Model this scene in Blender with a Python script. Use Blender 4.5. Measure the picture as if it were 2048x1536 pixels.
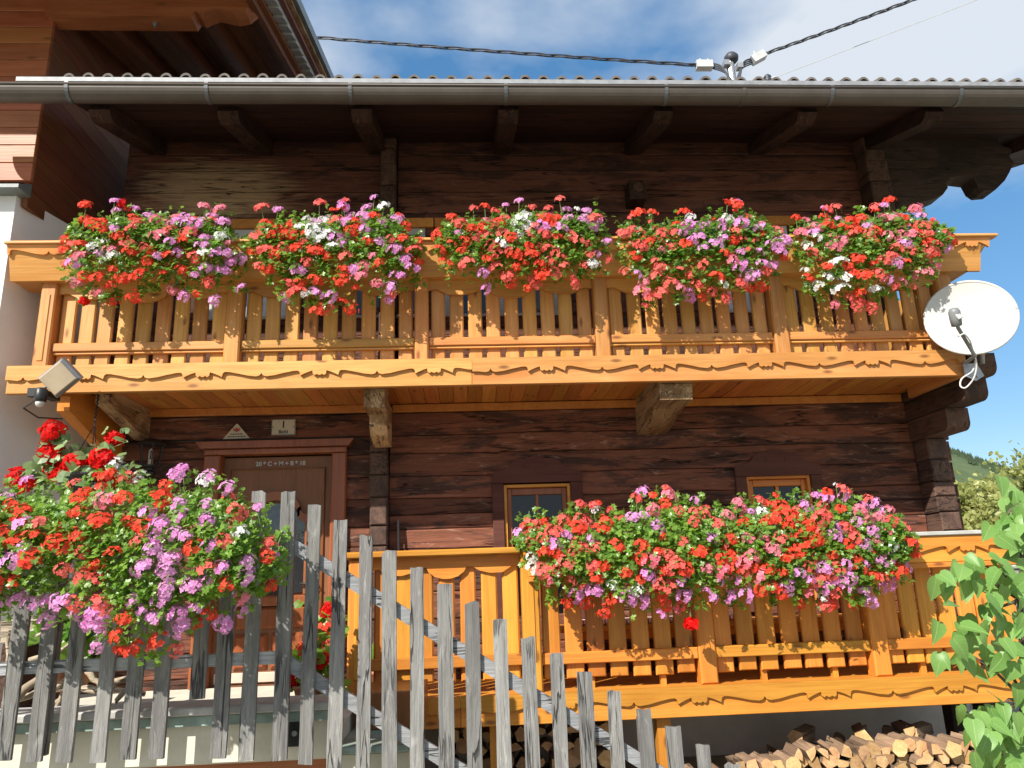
import bpy, bmesh, math, random
import numpy as np
from mathutils import Vector, Matrix, noise

random.seed(7); rng = np.random.default_rng(7)
for o in list(bpy.data.objects): bpy.data.objects.remove(o)
SC = bpy.context.scene; COL = SC.collection
PI = math.pi

# ------------------------------------------------------------------ camera, sky, sun, exposure
YAW, PITCH, ROLL, FPX = math.radians(3.6291), math.radians(14.8024), math.radians(-2.0507), 1500.0
_f = Vector((math.sin(YAW)*math.cos(PITCH), math.cos(YAW)*math.cos(PITCH), math.sin(PITCH)))
_r = Vector((math.cos(YAW), -math.sin(YAW), 0)); _u = _r.cross(_f)
CR = _r*math.cos(ROLL) + _u*math.sin(ROLL); CU = -_r*math.sin(ROLL) + _u*math.cos(ROLL); CF = _f
cam_d = bpy.data.cameras.new('camera'); cam = bpy.data.objects.new('camera', cam_d); COL.objects.link(cam)
cam_d.sensor_width = 36; cam_d.lens = FPX/2048*36; cam_d.clip_start = .05; cam_d.clip_end = 6000
cam.matrix_world = Matrix(((CR.x, CU.x, -CF.x, 0), (CR.y, CU.y, -CF.y, 0), (CR.z, CU.z, -CF.z, 0), (0, 0, 0, 1)))
SC.camera = cam
def ray(px, py): return CR*((px-1024)/FPX) + CU*(-(py-768)/FPX) + CF
def at(px, py, Y):                         # a measured point on the plane at depth Y
    d = ray(px, py); return d*(Y/d.y)
def atx(px, py, X):
    d = ray(px, py); return d*(X/d.x)

SUN_DIR = Vector((-.85, -1.0, 1.0)).normalized()
SUN_EL = math.asin(SUN_DIR.z); SUN_ROT = math.atan2(SUN_DIR.x, SUN_DIR.y)
w = bpy.data.worlds.new('World'); SC.world = w; w.use_nodes = True
nt = w.node_tree; nt.nodes.clear()
def wn(t, **k):
    n = nt.nodes.new(t)
    for a, b in k.items(): setattr(n, a, b)
    return n
wo = wn('ShaderNodeOutputWorld'); bg = wn('ShaderNodeBackground'); sky = wn('ShaderNodeTexSky')
sky.sky_type = 'NISHITA'; sky.sun_disc = False; sky.sun_elevation = SUN_EL; sky.sun_rotation = SUN_ROT % (2*PI)
sky.altitude = 1300; sky.dust_density = .6; sky.ozone_density = 1.6
tc = wn('ShaderNodeTexCoord'); mp = wn('ShaderNodeMapping')
mp.inputs['Location'].default_value = (3.0196, 3.1286, 0.3276); mp.inputs['Scale'].default_value = (1, 1, 1.9)
cn = wn('ShaderNodeTexNoise'); cn.inputs['Scale'].default_value = 1.9; cn.inputs['Detail'].default_value = 6; cn.inputs['Roughness'].default_value = .5; cn.inputs['Distortion'].default_value = .1
cr = wn('ShaderNodeValToRGB'); cr.color_ramp.elements[0].position = .39; cr.color_ramp.elements[1].position = .57
cr.color_ramp.elements[1].color = (.93, .93, .93, 1)
mx = wn('ShaderNodeMix', data_type='RGBA'); mx.inputs[7].default_value = (9.2, 9.9, 10.7, 1)
sat = wn('ShaderNodeHueSaturation'); sat.inputs['Saturation'].default_value = 1.75; sat.inputs['Value'].default_value = 4.0; gm = wn('ShaderNodeGamma'); gm.inputs['Gamma'].default_value = .55
L = nt.links.new
L(tc.outputs['Generated'], mp.inputs['Vector']); L(mp.outputs['Vector'], cn.inputs['Vector'])
L(cn.outputs[0], cr.inputs['Fac']); L(cr.outputs['Color'], mx.inputs[0]); L(sky.outputs['Color'], gm.inputs['Color']); L(gm.outputs['Color'], sat.inputs['Color']); L(sat.outputs['Color'], mx.inputs[6])
L(mx.outputs[2], bg.inputs['Color']); bg.inputs['Strength'].default_value = .052; L(bg.outputs[0], wo.inputs[0])
sl = bpy.data.lights.new('sun', 'SUN'); sl.energy = 4.9; sl.angle = math.radians(.53); sl.color = (1, .94, .84)
so = bpy.data.objects.new('sun', sl); COL.objects.link(so); so.rotation_euler = SUN_DIR.to_track_quat('Z', 'Y').to_euler(); so.location = (-6, -8, 9)
SC.view_settings.view_transform = 'Standard'; SC.view_settings.look = 'None'; SC.view_settings.exposure = .72; SC.view_settings.gamma = 1
SC.view_settings.use_curve_mapping = False

# ------------------------------------------------------------------ materials
class NT:
    def __init__(s, name):
        s.m = bpy.data.materials.new(name); s.m.use_nodes = True; s.t = s.m.node_tree; s.t.nodes.clear()
        s.out = s.n('ShaderNodeOutputMaterial'); s.p = s.n('ShaderNodeBsdfPrincipled'); s.l(s.p.outputs[0], s.out.inputs[0])
    def n(s, t, **k):
        x = s.t.nodes.new(t)
        for a, b in k.items(): setattr(x, a, b)
        return x
    def l(s, a, b): s.t.links.new(a, b)
    def mix(s, fac, a, b, blend='MIX'):
        x = s.n('ShaderNodeMix', data_type='RGBA', blend_type=blend)
        for i, v in ((0, fac), (6, a), (7, b)):
            if hasattr(v, 'is_linked'): s.l(v, x.inputs[i])
            elif isinstance(v, tuple): x.inputs[i].default_value = (*v[:3], 1)
            else: x.inputs[i].default_value = v
        return x.outputs[2]
    def math(s, op, a, b=0.0, c=None):
        x = s.n('ShaderNodeMath', operation=op)
        for i, v in enumerate((a, b) if c is None else (a, b, c)):
            if hasattr(v, 'is_linked'): s.l(v, x.inputs[i])
            else: x.inputs[i].default_value = v
        return x.outputs[0]
    def ramp(s, fac, a, b, ca=(0, 0, 0), cb=(1, 1, 1)):
        x = s.n('ShaderNodeValToRGB'); e = x.color_ramp.elements
        e[0].position = a; e[1].position = b; e[0].color = (*ca, 1); e[1].color = (*cb, 1); s.l(fac, x.inputs[0]); return x.outputs[0]
    def vec(s):                              # object coordinates, shifted at random from piece to piece
        t = s.n('ShaderNodeTexCoord'); oi = s.n('ShaderNodeObjectInfo'); c = s.n('ShaderNodeCombineXYZ')
        s.rand = oi.outputs['Random']
        for i, k in enumerate((17., 29., 41.)): s.l(s.math('MULTIPLY', s.rand, k), c.inputs[i])
        a = s.n('ShaderNodeVectorMath', operation='ADD'); s.l(t.outputs['Object'], a.inputs[0]); s.l(c.outputs[0], a.inputs[1]); return a.outputs[0]
    def scaled(s, v, sc):
        m = s.n('ShaderNodeMapping'); m.inputs['Scale'].default_value = sc; s.l(v, m.inputs['Vector']); return m.outputs[0]
    def noise(s, v, scale=1., detail=5., rough=.6, dist=0.):
        x = s.n('ShaderNodeTexNoise'); s.l(v, x.inputs['Vector'])
        for k, q in (('Scale', scale), ('Detail', detail), ('Roughness', rough), ('Distortion', dist)): x.inputs[k].default_value = q
        return x.outputs[0]
    def bump(s, h, st, d=.01):
        b = s.n('ShaderNodeBump'); b.inputs['Strength'].default_value = st; b.inputs['Distance'].default_value = d
        s.l(h, b.inputs['Height']); s.l(b.outputs[0], s.p.inputs['Normal'])
    def fin(s, col, rough=.5, spec=.4):
        if hasattr(col, 'is_linked'): s.l(col, s.p.inputs['Base Color'])
        else: s.p.inputs['Base Color'].default_value = (*col, 1)
        if hasattr(rough, 'is_linked'): s.l(rough, s.p.inputs['Roughness'])
        else: s.p.inputs['Roughness'].default_value = rough
        s.p.inputs['Specular IOR Level'].default_value = spec
        return s.m

def axs(axis, along, across): return {'X': (along, across, across), 'Y': (across, along, across), 'Z': (across, across, along)}[axis]

def wood(name, c1, c2, axis='X', knot=(.16, .06, .02), rough=.42, vary=.2, grain=.45, bump=.22, spec=.3, knots=.45):
    s = NT(name); v = s.vec()
    g = s.noise(s.scaled(v, axs(axis, .9, 9)), 1.2, 4, .55, 1.1)
    f = s.noise(s.scaled(v, axs(axis, 2.2, 70)), 1., 4, .6, .6)
    col = s.mix(s.ramp(g, .32, .68), c1, c2)
    w_ = s.noise(s.scaled(v, axs(axis, .7, 2.4)), 1.6, 4, .6, .4); col = s.mix(s.math('MULTIPLY', s.ramp(w_, .45, .72), .38), col, tuple(x*y for x, y in zip(c2, (.78, .66, .55))))
    dk = tuple(x*.5 for x in c2)
    col = s.mix(s.math('MULTIPLY', s.ramp(f, .45, .75), grain), col, dk)
    if knots:
        vo = s.n('ShaderNodeTexVoronoi'); vo.inputs['Scale'].default_value = 1.; vo.voronoi_dimensions = '2D'
        sp = s.n('ShaderNodeSeparateXYZ'); cb = s.n('ShaderNodeCombineXYZ'); s.l(v, sp.inputs[0]); ia, ic = {'X': (0, 2), 'Y': (1, 0), 'Z': (2, 0)}[axis]
        s.l(s.math('MULTIPLY', sp.outputs[ia], 2.3), cb.inputs[0]); s.l(s.math('MULTIPLY', sp.outputs[ic], 6.5), cb.inputs[1]); s.l(cb.outputs[0], vo.inputs['Vector'])
        k = s.ramp(vo.outputs['Distance'], .045, .13, (1, 1, 1), (0, 0, 0))
        sep = s.n('ShaderNodeSeparateColor'); s.l(vo.outputs['Color'], sep.inputs[0])
        k = s.math('MULTIPLY', k, s.math('LESS_THAN', sep.outputs[0], knots))
        col = s.mix(s.math('MULTIPLY', k, .8), col, knot)
    h = s.n('ShaderNodeHueSaturation'); s.l(col, h.inputs['Color'])
    s.l(s.math('MULTIPLY_ADD', s.rand, vary*2, 1-vary), h.inputs['Value'])
    s.l(s.math('MULTIPLY_ADD', s.math('FRACT', s.math('MULTIPLY', s.rand, 7.31)), .02, .49), h.inputs['Hue'])
    s.bump(f, bump, .004)
    return s.fin(h.outputs[0], rough, spec)

def oldwood(name, base, dark, light, axis='X', blotch=.5, pale=.3, rough=.75, bump=.6, vary=.25, patch=None, cracks=.6):
    s = NT(name); v = s.vec()
    g = s.noise(s.scaled(v, axs(axis, 1.1, 12)), 1.3, 7, .65, 1.3)
    f = s.noise(s.scaled(v, axs(axis, 2.2, 55)), 1., 7, .72, 1.2)
    b = s.noise(s.scaled(v, axs(axis, .8, 3.6)), 1.6, 7, .66, .6)
    col = s.mix(s.ramp(g, .3, .7), base, tuple(x*.62 for x in base))
    col = s.mix(s.math('MULTIPLY', s.ramp(b, .48, .57), blotch), col, dark)
    b2 = s.noise(s.scaled(v, axs(axis, 1.6, 9)), 1.7, 7, .7, 2.)
    col = s.mix(s.math('MULTIPLY', s.ramp(b2, .56, .70), pale), col, light)
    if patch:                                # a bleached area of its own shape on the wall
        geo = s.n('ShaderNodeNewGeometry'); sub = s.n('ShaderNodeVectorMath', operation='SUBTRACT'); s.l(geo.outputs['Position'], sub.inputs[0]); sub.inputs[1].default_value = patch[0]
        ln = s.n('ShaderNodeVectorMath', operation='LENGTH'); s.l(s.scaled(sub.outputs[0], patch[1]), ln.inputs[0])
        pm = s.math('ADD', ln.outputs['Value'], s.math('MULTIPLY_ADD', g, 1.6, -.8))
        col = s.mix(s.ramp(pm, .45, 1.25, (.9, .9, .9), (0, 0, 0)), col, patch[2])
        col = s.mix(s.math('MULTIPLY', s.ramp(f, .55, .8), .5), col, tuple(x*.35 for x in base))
    col = s.mix(s.math('MULTIPLY', s.ramp(f, .5, .78), cracks), col, tuple(x*.3 for x in dark))
    ck = s.noise(s.scaled(v, axs(axis, .45, 6.5)), 1.4, 4, .55, .35)      # long drying checks along the grain
    ck = s.ramp(s.math('ABSOLUTE', s.math('SUBTRACT', ck, .5)), .004, .014, (1, 1, 1), (0, 0, 0))
    ck = s.math('MULTIPLY', ck, s.ramp(s.noise(v, 2.3, 2), .42, .55))
    col = s.mix(s.math('MULTIPLY', ck, .85), col, tuple(x*.2 for x in dark))
    h = s.n('ShaderNodeHueSaturation'); s.l(col, h.inputs['Color']); s.l(s.math('MULTIPLY_ADD', s.rand, vary*2, 1-vary), h.inputs['Value'])
    s.bump(s.math('SUBTRACT', s.math('ADD', f, s.math('MULTIPLY', g, 1.5)), s.math('MULTIPLY', ck, 2.)), bump, .006)
    return s.fin(h.outputs[0], rough, .25)

def plain(name, col, rough=.5, metal=0., vary=.12, nscale=9., bump=.1, spec=.4, col2=None):
    s = NT(name); v = s.vec(); n = s.noise(v, nscale, 6, .65)
    c2 = col2 or tuple(x*(1-vary*2) for x in col)
    s.p.inputs['Metallic'].default_value = metal
    s.bump(s.noise(v, nscale*6, 4, .6), bump, .003)
    return s.fin(s.mix(s.ramp(n, .35, .7), col, c2), rough, spec)

def foliage(name, c1, c2, transl=.35, rough=.45, spec=.5):
    s = NT(name); a = s.n('ShaderNodeAttribute'); a.attribute_name = 'tint'; v = s.vec()
    oi = s.math('ADD', a.outputs['Fac'], s.math('MULTIPLY', s.math('SUBTRACT', s.rand, .5), .5))
    col = s.mix(oi, c1, c2)
    n = s.noise(v, 22., 3); col = s.mix(s.math('MULTIPLY', n, .3), col, tuple(x*.5 for x in c1))
    s.l(col, s.p.inputs['Base Color']); s.p.inputs['Roughness'].default_value = rough; s.p.inputs['Specular IOR Level'].default_value = spec
    t = s.n('ShaderNodeBsdfTranslucent'); s.l(s.mix(.5, col, tuple(min(1, x*2.2) for x in c2)), t.inputs['Color'])
    m = s.n('ShaderNodeMixShader'); m.inputs[0].default_value = transl; s.l(s.p.outputs[0], m.inputs[1]); s.l(t.outputs[0], m.inputs[2]); s.l(m.outputs[0], s.out.inputs[0])
    if name == 'lilac leaf':                 # pale midrib and side veins in the leaf's own coordinates
        t2 = s.n('ShaderNodeTexCoord'); sp = s.n('ShaderNodeSeparateXYZ'); s.l(t2.outputs['Object'], sp.inputs[0]); ax = s.math('ABSOLUTE', sp.outputs[0])
        rib = s.math('LESS_THAN', ax, .014); sv = s.math('LESS_THAN', s.math('FRACT', s.math('MULTIPLY', s.math('SUBTRACT', sp.outputs[1], s.math('MULTIPLY', ax, .8)), 6.5)), .10)
        vn = s.math('MAXIMUM', rib, s.math('MULTIPLY', sv, .6)); c3 = s.mix(s.math('MULTIPLY', vn, .45), col, (.42, .58, .24)); s.l(c3, s.p.inputs['Base Color']); s.bump(s.math('SUBTRACT', 1., vn), .5, .01)
    return s.m

M = {}
LA, LB = (.64, .325, .105), (.52, .225, .055)
for ax in 'XYZ': M['larch'+ax] = wood('larch wood '+ax, LA, LB, ax)
LA2, LB2 = (.64, .27, .045), (.52, .195, .028)
for ax in 'XYZ': M['honey'+ax] = wood('honey varnished larch '+ax, LA2, LB2, ax)
M['soffitY'] = wood('soffit larch', (.62, .25, .06), (.50, .18, .04), 'Y', vary=.2)
M['logX'] = oldwood('sunburnt log', (.22, .080, .046), (.030, .019, .017), (.38, .23, .16), 'X', blotch=.75, pale=.65, vary=.3)
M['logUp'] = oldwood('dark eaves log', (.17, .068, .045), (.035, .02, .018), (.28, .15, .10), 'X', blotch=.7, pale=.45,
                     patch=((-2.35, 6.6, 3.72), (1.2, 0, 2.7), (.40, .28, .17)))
M['logDk'] = oldwood('grey brown carved beam', (.085, .055, .042), (.025, .018, .016), (.16, .11, .085), 'X', blotch=.6, pale=.4)
M['logEnd'] = oldwood('log end grain', (.13, .075, .055), (.04, .025, .022), (.22, .14, .10), 'Y', blotch=.6, pale=.3)
M['logY'] = oldwood('dark cross log', (.12, .065, .045), (.03, .02, .018), (.25, .16, .11), 'Y', blotch=.6, pale=.3)
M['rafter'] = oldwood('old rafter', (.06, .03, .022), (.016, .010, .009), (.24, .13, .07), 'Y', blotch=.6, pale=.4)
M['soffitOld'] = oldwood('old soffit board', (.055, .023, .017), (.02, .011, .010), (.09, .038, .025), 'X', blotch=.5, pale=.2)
M['bracket'] = oldwood('weathered beam', (.56, .37, .20), (.16, .075, .03), (.66, .55, .42), 'Y', blotch=.7, pale=.5)
M['picket'] = oldwood('grey weathered picket', (.265, .26, .25), (.13, .125, .125), (.46, .45, .43), 'Z', blotch=.6, pale=.55, bump=1., vary=.2, cracks=.75)
M['fenceRail'] = oldwood('grey weathered rail', (.40, .41, .43), (.22, .23, .25), (.52, .53, .54), 'X', blotch=.4, pale=.4, bump=.9, cracks=.7)
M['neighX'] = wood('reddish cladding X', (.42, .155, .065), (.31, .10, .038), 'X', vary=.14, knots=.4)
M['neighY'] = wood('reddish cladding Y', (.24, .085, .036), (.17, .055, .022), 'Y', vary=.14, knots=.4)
M['brownFrame'] = wood('brown window surround', (.135, .052, .042), (.10, .038, .03), 'X', vary=.08, grain=.25, knots=.0, rough=.7, spec=.12)
M['doorFrame'] = wood('door frame wood', (.32, .115, .042), (.24, .08, .03), 'Z', vary=.08, knots=.1, rough=.3)
M['doorLeaf'] = wood('door leaf wood', (.25, .105, .055), (.20, .08, .04), 'Z', vary=.05, knots=0., rough=.5, spec=.3)
M['plaster'] = plain('white plaster', (.78, .77, .76), .9, 0, .05, 3., .25)
M['plinth'] = plain('stained plinth plaster', (.60, .53, .46), .9, 0, .15, 2., .3)
M['concrete'] = plain('cream concrete', (.66, .62, .52), .9, 0, .1, 6., .35)
M['capstone'] = plain('grey ledge board', (.46, .45, .43), .6, 0, .15, 8., .2)
M['verdigris'] = plain('greenish copper strip', (.32, .42, .38), .6, .3, .2, 14., .2)
M['zinc'] = plain('brown grey gutter', (.095, .080, .069), .5, .15, .12, 5., .06)
M['zincB'] = plain('bare zinc', (.42, .43, .45), .4, .6, .15, 12., .06)
M['zinc2'] = plain('dark bracket metal', (.13, .135, .145), .45, .4, .15, 12., .06)
M['flash'] = plain('dull zinc strip', (.30, .31, .33), .6, .2, .15, 12., .06)
M['tile'] = plain('grey brown roof tile', (.15, .13, .115), .85, 0, .25, 14., .3)
M['darkHole'] = plain('dark timber backing', (.035, .02, .016), .9, 0, .2, 6.)
M['black'] = plain('black plastic', (.02, .02, .022), .4)
M['grey'] = plain('grey plastic', (.20, .21, .22), .45)
M['white'] = plain('white enamel', (.50, .50, .485), .5, 0, .02, 3., .02)
M['cream'] = plain('cream enamel sign', (.62, .55, .42), .4, 0, .06, 20.)
M['red'] = plain('red print', (.45, .08, .06), .6)
M['lamp'] = plain('lamp diffuser', (.52, .42, .30), .25, 0, .08, 6.)
M['cable'] = plain('dark blue grey cable', (.045, .05, .065), .5)
M['cableW'] = plain('white cable', (.7, .7, .68), .5)
M['porc'] = plain('pale grey clamp', (.55, .56, .56), .5)
M['slate'] = plain('slate sill', (.17, .20, .20), .4, 0, .15, 8.)
M['iron'] = plain('dark iron', (.05, .045, .045), .5, .5)
M['curtain'] = plain('white curtain', (.80, .83, .88), .9, 0, .06, 14.)
M['pot'] = plain('dark pot', (.05, .04, .04), .6)
M['terra'] = plain('terracotta pot', (.40, .17, .09), .8)
M['drift'] = oldwood('bleached driftwood', (.55, .46, .34), (.28, .20, .13), (.70, .63, .52), 'X', blotch=.5, pale=.5)
M['fireSide'] = oldwood('firewood bark side', (.30, .20, .13), (.11, .07, .05), (.42, .32, .22), 'Y', blotch=.6, pale=.4, vary=.35)
M['fireEnd'] = wood('split firewood end', (.58, .38, .20), (.42, .23, .10), 'Y', vary=.35, grain=.5, rough=.85, knots=0., bump=.4)
M['kick'] = plain('pale kick plate', (.66, .49, .40), .6, 0, .1, 5.)
M['hangStem'] = plain('green stem', (.14, .22, .06), .6)
M['bark'] = oldwood('bark', (.16, .12, .09), (.06, .045, .035), (.25, .2, .16), 'Z')
M['leafG'] = foliage('geranium leaf', (.055, .15, .014), (.23, .39, .055), transl=.42, rough=.35, spec=.6)
M['leafZ'] = foliage('variegated geranium leaf', (.05, .13, .03), (.30, .42, .18))
M['lilac'] = foliage('lilac leaf', (.10, .24, .05), (.26, .44, .12), transl=.3, rough=.42, spec=.4)
M['fruit'] = foliage('yellowish tree leaf', (.20, .24, .06), (.36, .36, .12))
M['hillG'] = plain('wooded hill', (.055, .085, .035), .95, 0, .3, .12, 0, col2=(.085, .12, .045))
M['conifer'] = plain('far conifer', (.045, .075, .035), .95, 0, .3, .5, 0)
M['mount'] = plain('far mountain in haze blue', (.16, .22, .33), .95, 0, .1, .01, 0)  # blue of the hazy distance is put into the mountain's colour
M['ground'] = plain('gravel yard', (.30, .27, .22), .95, 0, .2, 4., .4, col2=(.20, .21, .13))
PET = {'red': ((.88, .10, .055), (.76, .04, .02)), 'coral': ((.90, .19, .165), (.82, .08, .075)), 'pink': ((.84, .40, .74), (.70, .19, .54)), 'white': ((.88, .88, .86), (.80, .78, .80)), 'scarlet': ((.78, .008, .006), (.58, .004, .004)), 'rose': ((.87, .30, .38), (.78, .12, .19))}
for k, (a, b) in PET.items():
    M['pet_'+k] = foliage(k+' petal', b, a, transl=.3, rough=.6, spec=.2)
# glass: dark reflecting pane
s = NT('window glass'); M['glass'] = s.fin((.008, .009, .012), .03, .45)
s = NT('rippled door glass'); v = s.vec(); s.bump(s.noise(s.scaled(v, (30, 30, 12)), 1., 2), .25, .01); M['glassR'] = s.fin((.02, .022, .026), .05, .9)
s = NT('striped cushion'); v = s.vec(); wv = s.n('ShaderNodeTexWave'); wv.inputs['Scale'].default_value = 11; s.l(v, wv.inputs['Vector']); M['stripe'] = s.fin(s.mix(s.ramp(wv.outputs[0], .4, .6), (.55, .12, .1), (.75, .72, .65)), .9)

# ------------------------------------------------------------------ geometry helpers
W = {}                                      # world position of every object
class MB:
    def __init__(s): s.v = []; s.f = []
    def add(s, vs, fs):
        k = len(s.v); s.v += [tuple(v) for v in vs]; s.f += [tuple(i+k for i in f) for f in fs]; return s
    def box(s, x0, x1, y0, y1, z0, z1):
        vs = [(x, y, z) for x in (x0, x1) for y in (y0, y1) for z in (z0, z1)]
        return s.add(vs, [(0, 1, 3, 2), (4, 6, 7, 5), (0, 4, 5, 1), (2, 3, 7, 6), (0, 2, 6, 4), (1, 5, 7, 3)])
    def cbox(s, x0, x1, y0, y1, z0, z1, c=.008):   # board with a chamfered face towards -Y
        def rect(a, y): return [(x0+a, y, z0+a), (x1-a, y, z0+a), (x1-a, y, z1-a), (x0+a, y, z1-a)]
        vs = rect(0, y1)+rect(0, y0+c)+rect(c, y0)
        fs = [(3, 2, 1, 0), (8, 9, 10, 11)]
        for i in range(4):
            j = (i+1) % 4; fs += [(i, j, j+4, i+4), (i+4, j+4, j+8, i+8)]
        return s.add(vs, fs)
    def prism(s, pts, a0, a1, axis='Y'):    # polygon (2D) extruded along an axis
        n = len(pts)
        def P(p, a): return {'Y': (p[0], a, p[1]), 'X': (a, p[0], p[1]), 'Z': (p[0], p[1], a)}[axis]
        vs = [P(p, a0) for p in pts]+[P(p, a1) for p in pts]
        fs = [tuple(range(n)), tuple(range(2*n-1, n-1, -1))]+[(i, i+n, (i+1) % n+n, (i+1) % n) for i in range(n)]
        return s.add(vs, fs)
    def strip(s, lo, hi, y0, y1):           # board whose lower edge follows lo[(x,z)] and upper edge hi[(x,z)]
        n = len(lo); vs = []
        for (a, b), (c, d) in zip(lo, hi): vs += [(a, y0, b), (c, y0, d), (a, y1, b), (c, y1, d)]
        fs = [(0, 1, 3, 2), (4*n-4, 4*n-2, 4*n-1, 4*n-3)]
        for i in range(n-1):
            k = 4*i; fs += [(k, k+4, k+5, k+1), (k+2, k+3, k+7, k+6), (k, k+2, k+6, k+4), (k+1, k+5, k+7, k+3)]
        return s.add(vs, fs)
    def tube(s, pts, r, n=8, cap=True):
        pts = [Vector(p) for p in pts]; k = len(s.v); m = len(pts)
        rs = r if isinstance(r, (list, tuple)) else [r]*m
        up = Vector((.13, .21, .97))
        for i, p in enumerate(pts):
            t = (pts[min(i+1, m-1)]-pts[max(i-1, 0)]).normalized()
            a = t.cross(up); a = a.normalized() if a.length > 1e-3 else Vector((1, 0, 0)); b = t.cross(a)
            for j in range(n):
                q = 2*PI*j/n; s.v.append(tuple(p+(a*math.cos(q)+b*math.sin(q))*rs[i]))
        for i in range(m-1):
            for j in range(n): s.f.append((k+i*n+j, k+i*n+(j+1) % n, k+(i+1)*n+(j+1) % n, k+(i+1)*n+j))
        if cap: s.f += [tuple(k+j for j in range(n)), tuple(k+(m-1)*n+j for j in range(n-1, -1, -1))]
        return s
    def lathe(s, prof, c, n=16, axis=Vector((0, 0, 1))):   # profile [(r, h)] about an axis
        q = Vector(axis).to_track_quat('Z', 'Y'); k = len(s.v); m = len(prof)
        for r, h in prof:
            for j in range(n):
                a = 2*PI*j/n; s.v.append(tuple(Vector(c)+q @ Vector((r*math.cos(a), r*math.sin(a), h))))
        for i in range(m-1):
            for j in range(n): s.f.append((k+i*n+j, k+i*n+(j+1) % n, k+(i+1)*n+(j+1) % n, k+(i+1)*n+j))
        s.f += [tuple(k+j for j in range(n-1, -1, -1)), tuple(k+(m-1)*n+j for j in range(n))]
        return s
    def mesh(s, name, mat, smooth=False):
        me = bpy.data.meshes.new(name); me.from_pydata(s.v, [], s.f)
        bm = bmesh.new(); bm.from_mesh(me); bmesh.ops.recalc_face_normals(bm, faces=bm.faces); bm.to_mesh(me); bm.free()
        me.materials.append(M[mat] if isinstance(mat, str) else mat)
        if smooth: me.polygons.foreach_set('use_smooth', [True]*len(me.polygons))
        return me

def put(name, me, parent=None, loc=(0, 0, 0), rot=None, scale=None):
    o = bpy.data.objects.new(name, me); COL.objects.link(o); loc = Vector(loc); W[o.name] = loc
    if parent is not None: o.parent = parent; o.location = loc-W[parent.name]
    else: o.location = loc
    if rot is not None: o.rotation_euler = rot
    if scale is not None: o.scale = (scale,)*3 if not hasattr(scale, '__len__') else scale
    return o
def part(name, mb, mat, parent, smooth=False, label=None):
    o = put(name, mb.mesh(name, mat, smooth), parent)
    if label: o['label'] = label
    return o
def tag(o, label, cat, group=None):
    o['label'] = label; o['category'] = cat
    if group: o['group'] = group
    return o
def thing(name, loc, label, cat, group=None): return tag(put(name, None, None, loc), label, cat, group)
def structure(name, mb, mat, smooth=False):
    o = put(name, mb.mesh(name, mat, smooth)); o['kind'] = 'structure'; return o
def lerp(a, b, t): return a+(b-a)*t
def text(name, string, size, loc, mat, parent, rot=(PI/2, 0, 0), extrude=.0012):
    cu = bpy.data.curves.new(name, 'FONT'); cu.body = string; cu.size = size; cu.extrude = extrude; cu.offset = size*.02; cu.align_x = 'CENTER'; cu.align_y = 'CENTER'
    t = bpy.data.objects.new(name, cu); COL.objects.link(t)
    me = bpy.data.meshes.new_from_object(t.evaluated_get(bpy.context.evaluated_depsgraph_get()))
    bpy.data.objects.remove(t); me.materials.clear(); me.materials.append(M[mat])
    return put(name, me, parent, loc, rot)

G0 = -1.95                                   # yard level below the eye
# ------------------------------------------------------------------ setting: ground, hill, mountain
def ground_z(x, y):
    t = min(1, max(0, (y-4.7)/.45)) if x > -.3 else 0
    return G0+.52*t*t*(3-2*t)+.02*noise.noise((x*.7, y*.7, 0))
mb = MB(); n = 60
xs = [-400, -120, -40, -16]+[lerp(-12, 14, i/n) for i in range(n+1)]+[18, 45, 130, 500]
ys = [-200, -60, -20, -8]+[lerp(-5, 14, i/n) for i in range(n+1)]+[18, 40, 130, 600]
for x in xs:
    for y in ys: mb.v.append((x, y, ground_z(x, y)))
ny = len(ys)
for i in range(len(xs)-1):
    for j in range(ny-1): mb.f.append((i*ny+j, (i+1)*ny+j, (i+1)*ny+j+1, i*ny+j+1))
structure('ground', mb, 'ground', True)
ridge = [(120, 60), (150, 45), (165.6, 36.2), (173.8, 32.4), (182, 29.2), (191.6, 24), (205, 18), (230, 9), (260, -1)]
mb = MB(); nx, nj = 90, 20
def ridge_z(x):
    for (a, za), (b, zb) in zip(ridge, ridge[1:]):
        if a <= x <= b: return lerp(za, zb, (x-a)/(b-a))
    return ridge[0][1] if x < 120 else -1
for i in range(nx+1):
    x = lerp(120, 260, i/nx)
    for j in range(nj+1):
        t = j/nj; z = lerp(G0-1, ridge_z(x), t**.8)+.7*noise.noise((x*.3, t*9, 1)); mb.v.append((x*(1+.0*t), 150+100*t, z))
for i in range(nx):
    for j in range(nj): k = i*(nj+1)+j; mb.f.append((k, k+nj+1, k+nj+2, k+1))
structure('hill', mb, 'hillG', True)
mb = MB()
for i in range(2600):
    x = random.uniform(140, 225); t = random.random()**.5; z = lerp(G0-1, ridge_z(x), t**.8); y = 150+100*t; h = random.uniform(1.0, 2.3); r = h*.3; k = len(mb.v)
    for a in range(5): mb.v.append((x+r*math.cos(a*1.257), y+r*math.sin(a*1.257), z-.2))
    mb.v.append((x, y, z+h)); mb.f += [(k+a, k+(a+1) % 5, k+5) for a in range(5)]
o = put('forest', mb.mesh('forest', 'conifer')); o['kind'] = 'stuff'
mb = MB(); prof = [(1500, 60), (1560, 96), (1600, 84), (1650, 118), (1690, 104), (1750, 128), (1850, 100), (2000, 40)]
for x, z in prof: mb.v += [(x, 2000, z-50), (x, 2000, -120), (x, 2300, -120)]
for i in range(len(prof)-1): k = 3*i; mb.f += [(k, k+3, k+4, k+1), (k, k+2, k+5, k+3)]
structure('mountain', mb, 'mount')

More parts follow.
